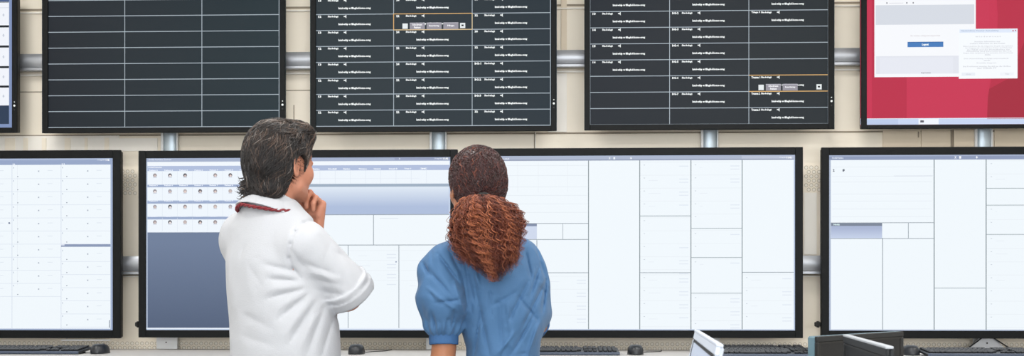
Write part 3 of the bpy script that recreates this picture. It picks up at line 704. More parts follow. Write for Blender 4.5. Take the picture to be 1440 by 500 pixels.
# ------------------------------------------------------------------ implicit-surface modelling for the two people
def nrm(v): v = np.array(v, float); return v/(np.linalg.norm(v)+1e-12)
def smin(a, b, k):
    if k <= 0: return np.minimum(a, b)
    h = np.clip(.5+.5*(b-a)/k, 0, 1); return b+(a-b)*h-k*h*(1-h)
def smax(a, b, k): return -smin(-a, -b, k)
def s_cone(p, a, b, r1, r2):
    a = np.asarray(a, float); b = np.asarray(b, float); ab = b-a
    h = np.clip((p-a)@ab/max(ab@ab, 1e-9), 0, 1)
    return np.linalg.norm(p-a-h[:, None]*ab, axis=1)-(r1+(r2-r1)*h)
def s_ell(p, c, r, Rm=None):
    q = p-np.asarray(c, float)
    if Rm is not None: q = q@Rm
    r = np.asarray(r, float); k0 = np.linalg.norm(q/r, axis=1); k1 = np.linalg.norm(q/(r*r), axis=1)+1e-9
    return k0*(k0-1)/k1
def s_loft(p, secs, ax):
    """secs: list of (z, cx, cy, rx, ry); ax: unit vector (x,y) of the rx axis"""
    z = p[:, 2]; S = np.array(secs); S = S[np.argsort(S[:, 0])]
    zt = np.linspace(S[0, 0], S[-1, 0], 240); dz_ = zt[1]-zt[0]; kw = max(1, int(.022/dz_)); ker = np.hanning(2*kw+3)[1:-1]; ker /= ker.sum()
    c = [np.interp(z, zt, np.convolve(np.pad(np.interp(zt, S[:, 0], S[:, i]), kw, mode='edge'), ker, mode='valid')) for i in range(1, 5)]
    dx = p[:, 0]-c[0]; dy = p[:, 1]-c[1]
    u = dx*ax[0]+dy*ax[1]; v = -dx*ax[1]+dy*ax[0]
    k0 = np.sqrt((u/c[2])**2+(v/c[3])**2); k1 = np.sqrt((u/c[2]**2)**2+(v/c[3]**2)**2)+1e-6
    d = np.where(k0 < 1e-4, -c[3], k0*(k0-1)/k1)
    zz = np.maximum(z-S[-1, 0], S[0, 0]-z)
    return smax(d, zz, .03)
def seg_dist(p, a, b):
    a = np.asarray(a, float); b = np.asarray(b, float); ab = b-a
    h = np.clip((p-a)@ab/max(ab@ab, 1e-9), 0, 1)
    return np.linalg.norm(p-a-h[:, None]*ab, axis=1), h
def mesh_sdf(f, lo, hi, h, B=8):
    lo = np.array(lo, float); hi = np.array(hi, float)
    n = np.ceil((hi-lo)/(h*B)).astype(int)
    ii = np.stack(np.meshgrid(*[np.arange(k) for k in n], indexing='ij'), -1).reshape(-1, 3)
    cen = lo+(ii+.5)*B*h
    d = np.concatenate([f(c) for c in np.array_split(cen, max(1, len(cen)//60000))])
    ii = ii[np.abs(d) < .87*B*h*1.5+.012]
    g = np.stack(np.meshgrid(*[np.arange(B+1)]*3, indexing='ij'), -1).reshape(-1, 3)
    N = n*B+2; key = lambda q: (q[..., 0].astype(np.int64)*N[1]+q[..., 1])*N[2]+q[..., 2]
    keys = []; pos = []; quads = []
    cs = np.array([(a, b, c) for a in (0, 1) for b in (0, 1) for c in (0, 1)])
    ed = [(i, j) for i in range(8) for j in range(i+1, 8) if np.abs(cs[i]-cs[j]).sum() == 1]
    for chunk in np.array_split(ii, max(1, len(ii)//400)):
        if not len(chunk): continue
        gi = chunk[:, None, :]*B+g[None]; P_ = lo+gi*h
        D = f(P_.reshape(-1, 3)).reshape(len(chunk), B+1, B+1, B+1)
        S = D < 0
        cor = np.stack([D[:, a:a+B, b:b+B, c:c+B] for a, b, c in cs], -1); cS = cor < 0
        act = cS.any(-1) & ~cS.all(-1)
        w = np.argwhere(act)
        if len(w):
            v = cor[act]; acc = np.zeros((len(w), 3)); cnt = np.zeros(len(w))
            for i, j in ed:
                m = (v[:, i] < 0) != (v[:, j] < 0)
                t = np.where(m, v[:, i]/(v[:, i]-v[:, j]+1e-30), 0)
                acc += np.where(m[:, None], cs[i]+t[:, None]*(cs[j]-cs[i]), 0); cnt += m
            gc = chunk[w[:, 0]]*B+w[:, 1:]
            keys.append(key(gc)); pos.append(lo+(gc+acc/cnt[:, None])*h)
        for ax in range(3):
            sl0 = [slice(0, B)]*3; sl1 = list(sl0); sl1[ax] = slice(1, B+1)
            a = S[(slice(None), *sl0)]; b = S[(slice(None), *sl1)]
            e = np.argwhere(a != b)
            if not len(e): continue
            gc = chunk[e[:, 0]]*B+e[:, 1:]; flip = a[tuple(e.T)]
            u = np.zeros(3, int); v_ = np.zeros(3, int); u[(ax+1) % 3] = 1; v_[(ax+2) % 3] = 1
            ok = (gc[:, (ax+1) % 3] > 0) & (gc[:, (ax+2) % 3] > 0); gc = gc[ok]; flip = flip[ok]
            q = np.stack([key(gc-u-v_), key(gc-v_), key(gc), key(gc-u)], 1)
            q[~flip] = q[~flip][:, ::-1]; quads.append(q)
    K = np.concatenate(keys); Pp = np.concatenate(pos); o = np.argsort(K); K = K[o]; Pp = Pp[o]
    Q = np.concatenate(quads); ix = np.searchsorted(K, Q); ix = np.clip(ix, 0, len(K)-1); ok = (K[ix] == Q).all(1)
    return Pp, ix[ok]
def np_mesh(name, V, Fq, mats, parent, mi=None, smooth=True, base=None):
    me = bpy.data.meshes.new(name); o3 = np.array(base if base is not None else parent.location, float)
    V = V-o3; me.vertices.add(len(V)); me.vertices.foreach_set('co', V.astype(np.float32).ravel())
    k = Fq.shape[1]
    me.loops.add(Fq.size); me.loops.foreach_set('vertex_index', Fq.astype(np.int32).ravel())
    me.polygons.add(len(Fq)); me.polygons.foreach_set('loop_start', np.arange(0, Fq.size, k, dtype=np.int32))
    me.polygons.foreach_set('loop_total', np.full(len(Fq), k, np.int32))
    for m in mats: me.materials.append(m)
    if mi is not None: me.polygons.foreach_set('material_index', mi.astype(np.int32))
    me.polygons.foreach_set('use_smooth', np.full(len(Fq), smooth))
    me.update(calc_edges=True); me.validate()
    return link(name, me, parent)
def grad(f, p, e=.002):
    g = np.stack([f(p+np.eye(3)[i]*e)-f(p-np.eye(3)[i]*e) for i in range(3)], 1)
    return g/(np.linalg.norm(g, axis=1, keepdims=True)+1e-9)
def tubes(paths, radii, nside=3):
    """paths (n, k, 3), radii (n, k) -> verts, quads"""
    n, k, _ = paths.shape
    t = np.gradient(paths, axis=1); t /= np.linalg.norm(t, axis=2, keepdims=True)+1e-9
    ref = np.where(np.abs(t[..., 2:3]) > .9, np.array([1., 0, 0]), np.array([0, 0, 1.]))
    a = np.cross(t, ref); a /= np.linalg.norm(a, axis=2, keepdims=True)+1e-9; b = np.cross(t, a)
    q = 2*np.pi*np.arange(nside)/nside
    V = paths[:, :, None]+radii[:, :, None, None]*(np.cos(q)[:, None]*a[:, :, None]+np.sin(q)[:, None]*b[:, :, None])
    idx = np.arange(n*k*nside).reshape(n, k, nside)
    F_ = np.stack([idx[:, :-1], np.roll(idx, -1, 2)[:, :-1], np.roll(idx, -1, 2)[:, 1:], idx[:, 1:]], -1).reshape(-1, 4)
    return V.reshape(-1, 3), F_
def frame_of(fwd, pitch=0.0, roll=0.0):
    """columns: right, forward, up of something facing fwd (radians right of +Y)"""
    Rm = Matrix.Rotation(-fwd, 3, 'Z') @ Matrix.Rotation(pitch, 3, 'X') @ Matrix.Rotation(roll, 3, 'Y')
    return np.array(Rm)
def hand(wrist, d, n, side, curls, scale=1.0, thumb=None, spread=.06):
    """side=+1 right, -1 left; n: the way the palm faces; d: wrist to knuckles. returns cones (a,b,r1,r2)"""
    d = nrm(d); n = np.array(n, float); n = nrm(n-d*np.dot(n, d)); s = nrm(np.cross(d, n))*side      # thumb side
    W = np.array(wrist, float); S = scale; out = []
    names = [(.030, .092, .044, .026, .021, .0092), (.010, .096, .049, .030, .022, .0094), (-.011, .091, .045, .028, .021, .0088), (-.030, .082, .035, .021, .019, .0078)]
    for i, (off, L, a, b, c, r) in enumerate(names):
        k = W+d*L*S+s*off*S+n*(-.004 if i in (1, 2) else 0)*S
        out.append((W+s*off*.55*S+d*.012*S, k, .0165*S, .0118*S))
        out.append((W+s*off*.7*S+d*.05*S+n*.006*S, k-d*.01*S+n*.004*S, .0145*S, .0110*S))
        dd = nrm(d+s*spread*(1.5-i)*.6); ang = 0; p = k
        for L_, cu, rr in ((a, curls[i][0], r), (b, curls[i][1], r*.93), (c, curls[i][2], r*.84)):
            ang += cu; q = p+(dd*math.cos(ang)+n*math.sin(ang))*L_*S
            out.append((p, q, rr*S*1.03, rr*.94*S)); p = q
    t = thumb or (.75, .25, .55, .3, .3)                       # along d, out along s, toward n, bends
    base = W+d*.022*S+s*.020*S+n*.006*S
    v = nrm(d*t[0]+s*t[1]+n*t[2]); p1 = base+v*.042*S
    v2 = nrm(v+d*t[3]-s*t[4]); p2 = p1+v2*.032*S; v3 = nrm(v2+d*t[3]*.5-s*t[4]); p3 = p2+v3*.024*S
    out += [(base, p1, .0165*S, .0125*S), (p1, p2, .0115*S, .0102*S), (p2, p3, .0102*S, .0084*S)]
    return out
def head_sdf(p, c, Rm, female=False):
    """p world -> distance of a head centred at c (mid height)"""
    q = (p-c)@Rm
    S = .95 if female else 1.0; q = q/S
    mx = q.copy(); mx[:, 0] = np.abs(mx[:, 0])
    d = s_ell(q, (0, -.012, .028), (.075, .096, .086))
    d = smin(d, s_ell(q, (0, .036, -.022), (.060, .060, .078)), .03)
    d = smin(d, s_cone(mx, (0, .078, -.090), (.046, .018, -.070), .020 if not female else .017, .018), .025)
    d = smin(d, s_ell(mx, (.040, .056, -.030), (.024, .026, .026)), .02)                # cheek
    d = smin(d, s_cone(mx, (.008, .094, .024), (.040, .076, .026), .008, .008), .014)     # brow
    d = smax(d, -s_ell(mx, (.031, .101, .006), (.016, .014, .011)), .012)                 # eye sockets
    d = smin(d, s_ell(mx, (.031, .083, .006), (.0135, .0125, .0115)), .004)
    d = smin(d, s_cone(q, (0, .092, .016), (0, .112, -.024), .007, .0105), .010)          # nose
    d = smin(d, s_ell(mx, (.011, .100, -.028), (.008, .010, .007)), .006)
    d = smin(d, s_ell(q, (0, .092, -.054), (.021, .012, .0058)), .006)                    # lips
    d = smin(d, s_ell(q, (0, .091, -.064), (.018, .011, .0062)), .005)
    d = smax(d, -s_ell(q, (0, .104, -.0588), (.022, .008, .0012)), .003)
    e = mx-np.array([.078, -.012, -.004]); ca, sa = math.cos(.45), math.sin(.45)           # ear, fanned out
    ex = e[:, 0]*ca+e[:, 1]*sa*1.0; ey = -e[:, 0]*sa+e[:, 1]*ca; eq = np.stack([ex, ey, e[:, 2]-ey*.2], 1)
    rr = np.sqrt((eq[:, 1]/.017)**2+(eq[:, 2]/.031)**2)
    rim = np.sqrt(((rr-1)*.019)**2+eq[:, 0]**2)-.0042
    ear = smin(rim, s_ell(eq, (-.003, .002, 0), (.005, .016, .029)), .004)
    ear = smin(ear, s_ell(eq, (-.002, .006, -.031), (.0055, .007, .008)), .004)
    ear = smin(ear, s_ell(eq, (.001, .013, -.004), (.004, .004, .006)), .003)
    d = smin(d, ear, .007)
    return d*S
HC = lambda c, Rm, q: np.array(c)+Rm@np.array(q, float)
# ------------------------------------------------------------------ the man in white
def fold(d, p, a, b, w, depth, taper=True):
    D, h = seg_dist(p[:, [0, 2]], a[[0, 2]], b[[0, 2]])
    D = D+np.clip(p[:, 1]-max(a[1], b[1])-.15, 0, 1)*2; depth = depth*.55
    t = np.sin(np.clip(h, .03, .97)*np.pi)**.5 if taper else 1.0
    x = D/w
    return d+depth*t*(.65*np.exp(-1.5*x)+.35*np.exp(-x**2)) if depth > 0 else d+depth*t*np.exp(-x**2)
def creases(n, rr, make):
    """random small sharp creases; make(u, v) -> point on the cloth"""
    L = []
    for i in range(n):
        u, v = rr.random(), rr.random(); a_ = rr.normal(0, .7)+(.8 if rr.random() < .5 else -.8); l = rr.uniform(.06, .22)
        L.append((make(u, v), make(u+l*math.cos(a_)*.8, v+l*math.sin(a_)), rr.uniform(.005, .010), rr.uniform(.0015, .004)*(1 if rr.random() < .7 else -.8)))
    return L
def folds(d, p, L, gain=1.0, wf=1.0):
    for a, b, w, q in L: d = fold(d, p, a, b, w*wf, min(q*gain, .02))
    return d
def wrinkle(p, amp, sc, seed=0, st=(1, 1, 1)):
    q = p*np.array(st)*sc; s_ = seed*1.7
    w = np.sin(q[:, 0]*1.1+1.3*np.sin(q[:, 2]*.8+s_)+s_)*np.sin(q[:, 2]*.9+1.6*np.sin(q[:, 1]*1.2+s_*2))
    w2 = np.sin(q[:, 0]*2.3+q[:, 2]*1.9+2*np.sin(q[:, 1]*1.4+s_))
    return amp*(.7*w+.3*w2)
def cones(d, p, L, k):
    for a, b, r1, r2 in L: d = smin(d, s_cone(p, a, b, r1, r2), k)
    return d

mY = 3.17
mbase = (P(392, 400, mY)[0], mY+.02, 0)
man = empty('person', mbase, 'person with wavy dark hair in a white coat, hand at the chin, facing the displays', 'person')
mf = math.radians(34); bf = math.radians(44)
HR = frame_of(mf, pitch=math.radians(2)); BR = frame_of(bf)
hc = P(395, 231, mY); 
rt, fw = BR[:, 0], BR[:, 1]; UP = np.array([0, 0, 1.0])
shR = P(427, 345, mY-.09); shL = P(344, 340, mY+.10)
elR = P(494, 411, mY-.04); wrR = P(444, 436, mY+.18)
elL = P(436, 440, mY+.25); wrL = P(441, 326, mY+.13)
hipc = np.array([mbase[0], mY+.02, .92])
neckb = P(384, 300, mY-.01)
def legs(hip, rt_, fw_, hw, kz=.50, r0=.085):
    L = []
    for s_ in (-1, 1):
        h_ = hip+rt_*s_*hw; k_ = np.array([h_[0]+rt_[0]*s_*.01, h_[1]+rt_[1]*s_*.01, kz])+fw_*.02
        a_ = np.array([k_[0], k_[1], .085])-fw_*.03+rt_*s_*.01
        L.append((h_, k_, a_, s_))
    return L
mlegs = legs(hipc, rt, fw, .095)
mh = hand(wrL, (.02, .02, 1), (-.45, -.89, .0), -1, [(.75, 1.25, .6), (.95, 1.45, .7), (1.05, 1.5, .7), (1.1, 1.5, .7)], 1.04, thumb=(.95, .30, .25, .2, -.05))
mh2 = hand(wrR+np.array([-.02, .01, 0]), nrm(wrR-elR)+np.array([-.4, 0, -.05]), (-.2, .2, 1), 1, [(.5, .5, .3)]*4)
def man_body(p):
    d = head_sdf(p, hc, HR)
    d = smin(d, s_cone(p, HC(hc, HR, (0, -.028, -.05)), neckb+np.array([0, 0, -.03]), .056, .053), .02)
    tor = s_loft(p, [(.84, hipc[0], hipc[1], .155, .10), (.95, hipc[0], hipc[1], .165, .11), (1.08, hipc[0], hipc[1], .145, .10), (1.28, neckb[0], neckb[1], .165, .11), (1.40, neckb[0], neckb[1]+.01, .165, .10), (1.45, neckb[0], neckb[1]+.02, .10, .06), (1.475, neckb[0], neckb[1]+.01, .055, .045)], rt[:2])
    d = smin(d, tor, .04)
    for sh, el, wr in ((shR, elR+np.array([-.014, 0, -.009]), wrR), (shL, elL, wrL)):
        d = smin(d, s_cone(p, sh, el, .050, .042), .03); d = smin(d, s_cone(p, el, wr, .044, .029), .015)
    for h_, k_, a_, s_ in mlegs:
        d = smin(d, s_cone(p, h_, k_, .085, .055), .03); d = smin(d, s_cone(p, k_, a_, .055, .036), .02)
        d = smin(d, s_cone(p, a_+np.array([0, 0, -.03]), a_+fw*.12+np.array([0, 0, -.05]), .03, .022), .02)
    hd = np.full(len(p), 1e3); hd = cones(hd, p, mh, .005); hd2 = cones(np.full(len(p), 1e3), p, mh2, .006)
    d = smin(d, hd, .006); d = smin(d, hd2, .008)
    return d
V, Fq = mesh_sdf(man_body, (mbase[0]-.42, mY-.35, .0), (mbase[0]+.42, mY+.55, 1.80), .0036)
np_mesh('body', V, Fq, [M['skin_m']], man)
# coat
W_ = lambda px, py, y: P(px, py, mY+y)
def torso_secs(dr=0.0):
    xs = lambda px, py: P(px, py, mY)[0]
    return [(.70, xs(404, 560), mY+.02, .200+dr, .165+dr), (.90, xs(402, 530), mY+.02, .197+dr, .155+dr), (1.05, xs(400, 505), mY+.015, .190+dr, .150+dr), (1.18, xs(399, 450), mY+.01, .186+dr, .148+dr),
            (1.28, xs(394, 410), mY+.01, .186+dr, .146+dr), (1.36, xs(389, 370), mY+.01, .182+dr, .138+dr), (1.42, xs(385, 340), mY+.01, .165+dr, .120+dr), (1.475, xs(383, 318), mY+.01, .132+dr, .105+dr),
            (1.515, xs(383, 300), mY, .096+dr, .086+dr), (1.55, xs(383, 290), mY, .070+dr, .066+dr)]
uaR = nrm(elR-shR); cfN = nrm(uaR*.95+nrm(wrR-elR)*.35); cfC = elR-uaR*.012
def ring(p, c, n, r0, r1, z0, z1, k=.003):
    q = p-c; z = q@n; rad = np.linalg.norm(q-np.outer(z, n), axis=1)
    return smax(rad-(r0+(r1-r0)*(z-z0)/(z1-z0)), np.abs(z-(z0+z1)/2)-(z1-z0)/2, k), z, rad
foldsM = [
 (W_(420, 383, -.14), W_(366, 370, -.17), .010, .012), (W_(424, 395, -.14), W_(374, 392, -.17), .010, .013), (W_(430, 405, -.13), W_(372, 420, -.17), .011, .014),
 (W_(436, 412, -.12), W_(388, 450, -.17), .011, .015), (W_(446, 420, -.12), W_(405, 485, -.16), .011, .015), (W_(456, 428, -.11), W_(432, 500, -.14), .010, .014), (W_(468, 430, -.10), W_(452, 505, -.11), .010, .012),
 (W_(415, 388, -.15), W_(370, 381, -.17), .010, -.004), (W_(425, 402, -.15), W_(376, 407, -.17), .010, -.005), (W_(432, 411, -.15), W_(384, 436, -.17), .010, -.005), (W_(440, 420, -.14), W_(398, 470, -.17), .010, -.006), (W_(452, 428, -.13), W_(420, 495, -.15), .010, -.006),
 (W_(338, 440, -.12), W_(380, 462, -.17), .014, .006), (W_(332, 470, -.12), W_(385, 486, -.16), .014, .005), (W_(345, 372, -.15), W_(366, 402, -.17), .012, .004)]
sleeveF = [(W_(441, 326, -.17), W_(486, 374, -.12), .012, .006), (W_(424, 368, -.16), W_(474, 386, -.12), .010, .010), (W_(436, 392, -.15), W_(484, 400, -.10), .009, .009), (W_(428, 380, -.16), W_(478, 394, -.12), .009, -.006),
 (W_(468, 352, -.14), W_(494, 368, -.11), .009, .008), (W_(450, 376, -.14), W_(470, 402, -.12), .009, -.007), (W_(410, 350, -.15), W_(430, 380, -.15), .010, .010), (W_(445, 408, -.13), W_(482, 414, -.10), .009, .010),
 (W_(462, 340, -.14), W_(455, 372, -.15), .009, .005), (W_(480, 380, -.12), W_(488, 405, -.10), .008, .008)]
armhole = [W_(440, 307, -.08), W_(427, 313, -.11), W_(416, 325, -.14), W_(410, 343, -.15), W_(407, 362, -.15), W_(412, 378, -.14), W_(424, 390, -.12)]
crM = creases(9, np.random.default_rng(21), lambda u, v: W_(330+u*110, 330+v*170, -.165+.05*abs(u-.6)))
crS = creases(8, np.random.default_rng(5), lambda u, v: W_(430+u*60, 330+u*45+v*60, -.14))
def man_coat(p):
    d = s_loft(p, torso_secs(), rt[:2])
    sh = s_cone(p, P(416, 330, mY-.055), P(344, 326, mY+.07), .062, .062); d = smin(d, sh, .05)
    sl = s_cone(p, shL, elL, .072, .058); sl = smin(sl, s_cone(p, elL, elL+(wrL-elL)*.35, .058, .056), .02)
    d = smin(d, sl, .04)
    d = folds(d, p, foldsM+crM, 1.15)
    a = s_cone(p, shR+np.array([0, 0, -.005]), elR, .079, .068)
    a = folds(a, p, sleeveF+crS)
    a = a+wrinkle(p, .0015, 40, 2, (1, 1, .7))
    a = smax(a, (p-cfC)@cfN-.026, .004)
    cu, zz, rad = ring(p, cfC, cfN, .0745, .069, -.026, .030); cu = cu+.0015*np.sin(np.arctan2(p[:, 2]-cfC[2], p[:, 1]-cfC[1])*5+zz*60)
    cu2, _, _ = ring(p, cfC-cfN*.004, cfN, .0775, .073, .0, .030)
    a = smin(a, smin(cu, cu2, .001), .0015)
    hole, _, _ = ring(p, cfC, cfN, .058, .056, .012, .08); a = smax(a, -hole, .003)
    d = smin(d, a, .018)
    for i in range(len(armhole)-1): d = fold(d, p, armhole[i], armhole[i+1], .006, .011, False)
    d = d+wrinkle(p, .0016, 22, 1, (1, 1, .6))*np.clip((1.5-p[:, 2])*6, 0, 1)
    d = smax(d, -s_ell(p, neckb+np.array([0, .0, .062]), (.056, .056, .05)), .006)
    return d
V, Fq = mesh_sdf(man_coat, (mbase[0]-.42, mY-.36, .66), (mbase[0]+.42, mY+.50, 1.60), .0042)
tag(np_mesh('coat', V, Fq, [M['coat']], man), 'white cotton coat with rolled sleeves')
# collar: folded band round the neck
def collar(p):
    c0 = neckb+np.array([-.002, 0, .012]); tilt_n = nrm(np.array([.10, .10, 1.0])); q = p-c0; z = q@tilt_n-(q@fw)*-.25
    rad = np.linalg.norm(q-np.outer(q@tilt_n, tilt_n), axis=1)
    rr = .066-.15*(z-.018)*1.1
    rr = np.where(z < .02, .066+(.02-z)*.85, .066-(z-.02)*.05)
    d = np.abs(rad-rr)-.0042
    return smax(d, np.abs(z-.007)-.032, .004)
V, Fq = mesh_sdf(collar, neckb+np.array([-.13, -.13, -.08]), neckb+np.array([.13, .13, .12]), .003)
np_mesh('collar', V, Fq, [M['coat']], man)
# lanyard: twisted dark red cord lying on the collar
def loopc(q, lift=0.0):
    c0 = neckb+np.array([-.002, 0, .012]); v = math.cos(q)*rt+math.sin(q)*fw
    s_ = math.sin(q)
    return c0+v*(.099-.008*max(0, s_))+UP*(.010-.036*max(0, s_)-.020*abs(math.cos(q))+.0*lift)
cord = MB(); tw = []
for ph in (0, math.pi):
    pts = []
    for i in range(161):
        q = -math.pi*1.28+i/160*math.pi*1.5; c = loopc(q); v = math.cos(q)*rt+math.sin(q)*fw
        a_ = i*.55+ph; pts.append(c+v*(.0025+.0026*math.cos(a_))+UP*.0026*math.sin(a_))
    cord.tube(pts, .0034, M['red'], 7)
tag(cord.build('lanyard', man, smooth=True), 'dark red cord lanyard lying on the collar')
# trousers and shoes
def trousers(p, L, hip, rt_, r=.098, top=.98, w=(.165, .118)):
    d = s_loft(p, [(.80, hip[0], hip[1], w[0], w[1]), (.92, hip[0], hip[1], w[0]+.005, w[1]), (top, hip[0], hip[1], w[0]-.01, w[1]-.008)], rt_[:2])
    for h_, k_, a_, s_ in L:
        d = smin(d, s_cone(p, h_, k_, r, .076), .02); d = smin(d, s_cone(p, k_, a_+np.array([0, 0, -.01]), .076, .062), .03)
    d = d+wrinkle(p, .003, 20, 3, (1, 1, 1.4))
    return np.maximum(d, .05-p[:, 2])
V, Fq = mesh_sdf(lambda p: trousers(p, mlegs, hipc, rt), (mbase[0]-.35, mY-.3, .03), (mbase[0]+.35, mY+.35, 1.05), .006)
tag(np_mesh('trousers', V, Fq, [M['trouser']], man), 'dark navy trousers')
def shoe(p, a_, fw_):
    c = np.array([a_[0], a_[1], 0]); d = s_cone(p, c-fw_*.045+UP*.042, c+fw_*.05+UP*.045, .040, .038)
    d = smin(d, s_cone(p, c+fw_*.05+UP*.035, c+fw_*.155+UP*.030, .042, .032), .03)
    d = smin(d, s_cone(p, c-fw_*.02+UP*.05, c-fw_*.02+UP*.085, .042, .042), .02)
    return smax(d, .0015-p[:, 2], .004)
def shoes(L, fw_, m, par):
    for h_, k_, a_, s_ in L:
        V, Fq = mesh_sdf(lambda p: shoe(p, a_, fw_), a_+np.array([-.25, -.25, -.12]), a_+np.array([.25, .25, .08]), .006)
        np_mesh('shoe', V, Fq, [m], par)
shoes(mlegs, fw, M['shoe'], man)
def eyes(c, Rm, S, par):
    for s_ in (-1, 1):
        b = MB(); e = HC(c, Rm, (s_*.031*S, .0820*S, .006*S)); f_ = Rm[:, 1]
        n, m_ = 10, 16; v = []
        for i in range(n+1):
            for j in range(m_):
                a_ = math.pi*i/n; q = 2*math.pi*j/m_
                v.append(e+.0128*S*(f_*math.cos(a_)+math.sin(a_)*(math.cos(q)*Rm[:, 0]+math.sin(q)*Rm[:, 2])))
        fs = [(i*m_+j, i*m_+(j+1) % m_, (i+1)*m_+(j+1) % m_, (i+1)*m_+j) for i in range(n) for j in range(m_)]
        b.add(v, fs, M['eye']); b.m = [b.mi(M['iris']) if k < 3*m_ else 0 for k in range(len(fs))]
        b.build('eye', par, smooth=True)
def brows(c, Rm, S, par, m):
    for s_ in (-1, 1):
        b = MB(); b.tube([HC(c, Rm, (s_*x*S, y*S, z*S)) for x, y, z in ((.012, .1015, .030), (.024, .0965, .035), (.036, .088, .034), (.045, .078, .029))], [.0022, .0032, .0028, .0012], m, 8)
        b.build('eyebrow', par, smooth=True)
eyes(hc, HR, 1.0, man); brows(hc, HR, 1.0, man, M['h2'])

# hair of the man: cap + locks that follow it
def man_gap(q):
    m = np.stack([np.abs(q[:, 0]), q[:, 1], q[:, 2]], 1)
    g = smin(s_ell(m, (.088, .006, -.016), (.036, .030, .040)), s_ell(m, (.082, .010, -.060), (.046, .040, .040)), .015)
    return smin(g, s_ell(q, (0, .03, -.134), (.14, .095, .075)), .02)
def man_cap(p, off=0.0, cut=True):
    q = (p-hc)@HR
    d = s_ell(q, (0, -.012, .034), (.082, .100, .093))
    d = smin(d, s_ell(q, (0, -.036, -.015), (.074, .072, .080)), .03)                # back of the head
    d = smin(d, s_ell(q, (.005, .060, .090), (.060, .045, .034)), .03)               # front wave
    d = smin(d, s_ell(q, (0, -.058, -.075), (.058, .036, .036)), .02)               # nape
    if cut:
        m = np.stack([np.abs(q[:, 0]), q[:, 1], q[:, 2]], 1)
        d = smax(d, -s_ell(q, (0, .110, -.020), (.12, .078, .092)), .012)             # face opening
        d = smax(d, -man_gap(q), .008)
    return d-off
def cap_mesh(f, c, name, m, par, h=.004):
    V, Fq = mesh_sdf(f, c-.19, c+.19, h); return V, Fq
Vc, Fc = cap_mesh(man_cap, hc, 'hair', None, man)
def locks(fcap, Vc, Fc, head, c, Rm, n, steps, step, flow, lift, rad, rng_, colors, wave=.35, wl=5.0, stop=None, tone=None, endlift=.0, jit=.2, lens=(.5, 1)):
    fi = rng_.integers(0, len(Fc), n); w = rng_.random((n, 4)); w /= w.sum(1, keepdims=True)
    p = (Vc[Fc[fi]]*w[..., None]).sum(1)
    N = grad(fcap, p); out = [p-N*.004]
    ph = rng_.random(n)*6.28; ln = lens[0]+(lens[1]-lens[0])*rng_.random(n); lf = lift*(.3+rng_.random(n)); jd = rng_.normal(0, jit, (n, 3))
    cell = np.floor(p*28).astype(int); phc = (cell[:, 0]*12.9+cell[:, 1]*78.2+cell[:, 2]*37.7) % 6.28
    alive = np.ones(n); al_ = [alive.copy()]
    for k in range(1, steps):
        N = grad(fcap, p); fl = flow((p-c)@Rm)@Rm.T+jd
        t = fl-N*(fl*N).sum(1, keepdims=True); t /= np.linalg.norm(t, axis=1, keepdims=True)+1e-9
        sd = np.cross(N, t); t = t+sd*(wave*np.sin(wl*k/steps*ln+phc+ph*.25))[:, None]; t /= np.linalg.norm(t, axis=1, keepdims=True)
        if stop is not None: alive = alive*np.where(stop((p+t*(step*ln)[:, None]-c)@Rm), 0, 1)
        p = p+t*(step*ln*np.maximum(alive, .02))[:, None]; al_.append(alive.copy())
        dd = fcap(p); tgt = lf*np.sin(min(1, k/steps*1.3)*math.pi*.6)+endlift*(k/steps)**2
        p = p-N*((dd-tgt)*.8)[:, None]
        out.append(p)
    path = np.stack(out, 1); s_ = np.linspace(0, 1, steps)
    prof = np.minimum(1, .45+s_*4)*np.clip(1-s_**2.2, .12, 1)
    r = rad*(.6+.8*rng_.random(n))[:, None]*prof[None]*np.maximum(np.stack(al_, 1), .15)
    V_, F_ = tubes(path, r, 4)
    col = rng_.choice(len(colors), n, p=colors)
    if tone is not None:                                  # locks of one tone lie together
        q0 = (path[:, 2]-c)@Rm; nz = np.sin(q0[:, 0]*95+np.sin(q0[:, 2]*40)*2)*np.sin(q0[:, 1]*80+q0[:, 0]*60)+rng_.normal(0, .45, n)
        col = np.array(tone)[np.digitize(nz+(q0[:, 2]-.02)*5, [.35, .85, 1.45])]
    mi = np.repeat(col, (steps-1)*4)
    return V_, F_, mi
def join(parts):
    V_, F_, I_ = [], [], []; o = 0
    for v, f, i in parts: V_.append(v); F_.append(f+o); I_.append(i); o += len(v)
    return np.concatenate(V_), np.concatenate(F_), np.concatenate(I_)
def flow_m(q):
    f = np.stack([q[:, 0]*2.2+.25*np.sin(q[:, 2]*60), -.75-.0*q[:, 1], -.75-(.09-q[:, 2])*5], 1)
    top = (q[:, 2] > .085)[:, None]
    f = np.where(top, np.stack([q[:, 0]*3+.15, -1+0*q[:, 1], -.2+0*q[:, 1]], 1), f)
    return f
capf = lambda p: man_cap(p, 0, False)
r1 = np.random.default_rng(3)
L1 = locks(capf, Vc, Fc, None, hc, HR, 7500, 15, .0066, flow_m, .006, .00115, r1, [.48, .28, .07, .17], wave=.6, wl=7, endlift=.004, jit=.2, tone=(0, 1, 3, 2), stop=lambda q: (man_gap(q) < -.002) | (s_ell(q, (0, .110, -.020), (.12, .078, .092)) < -.006))
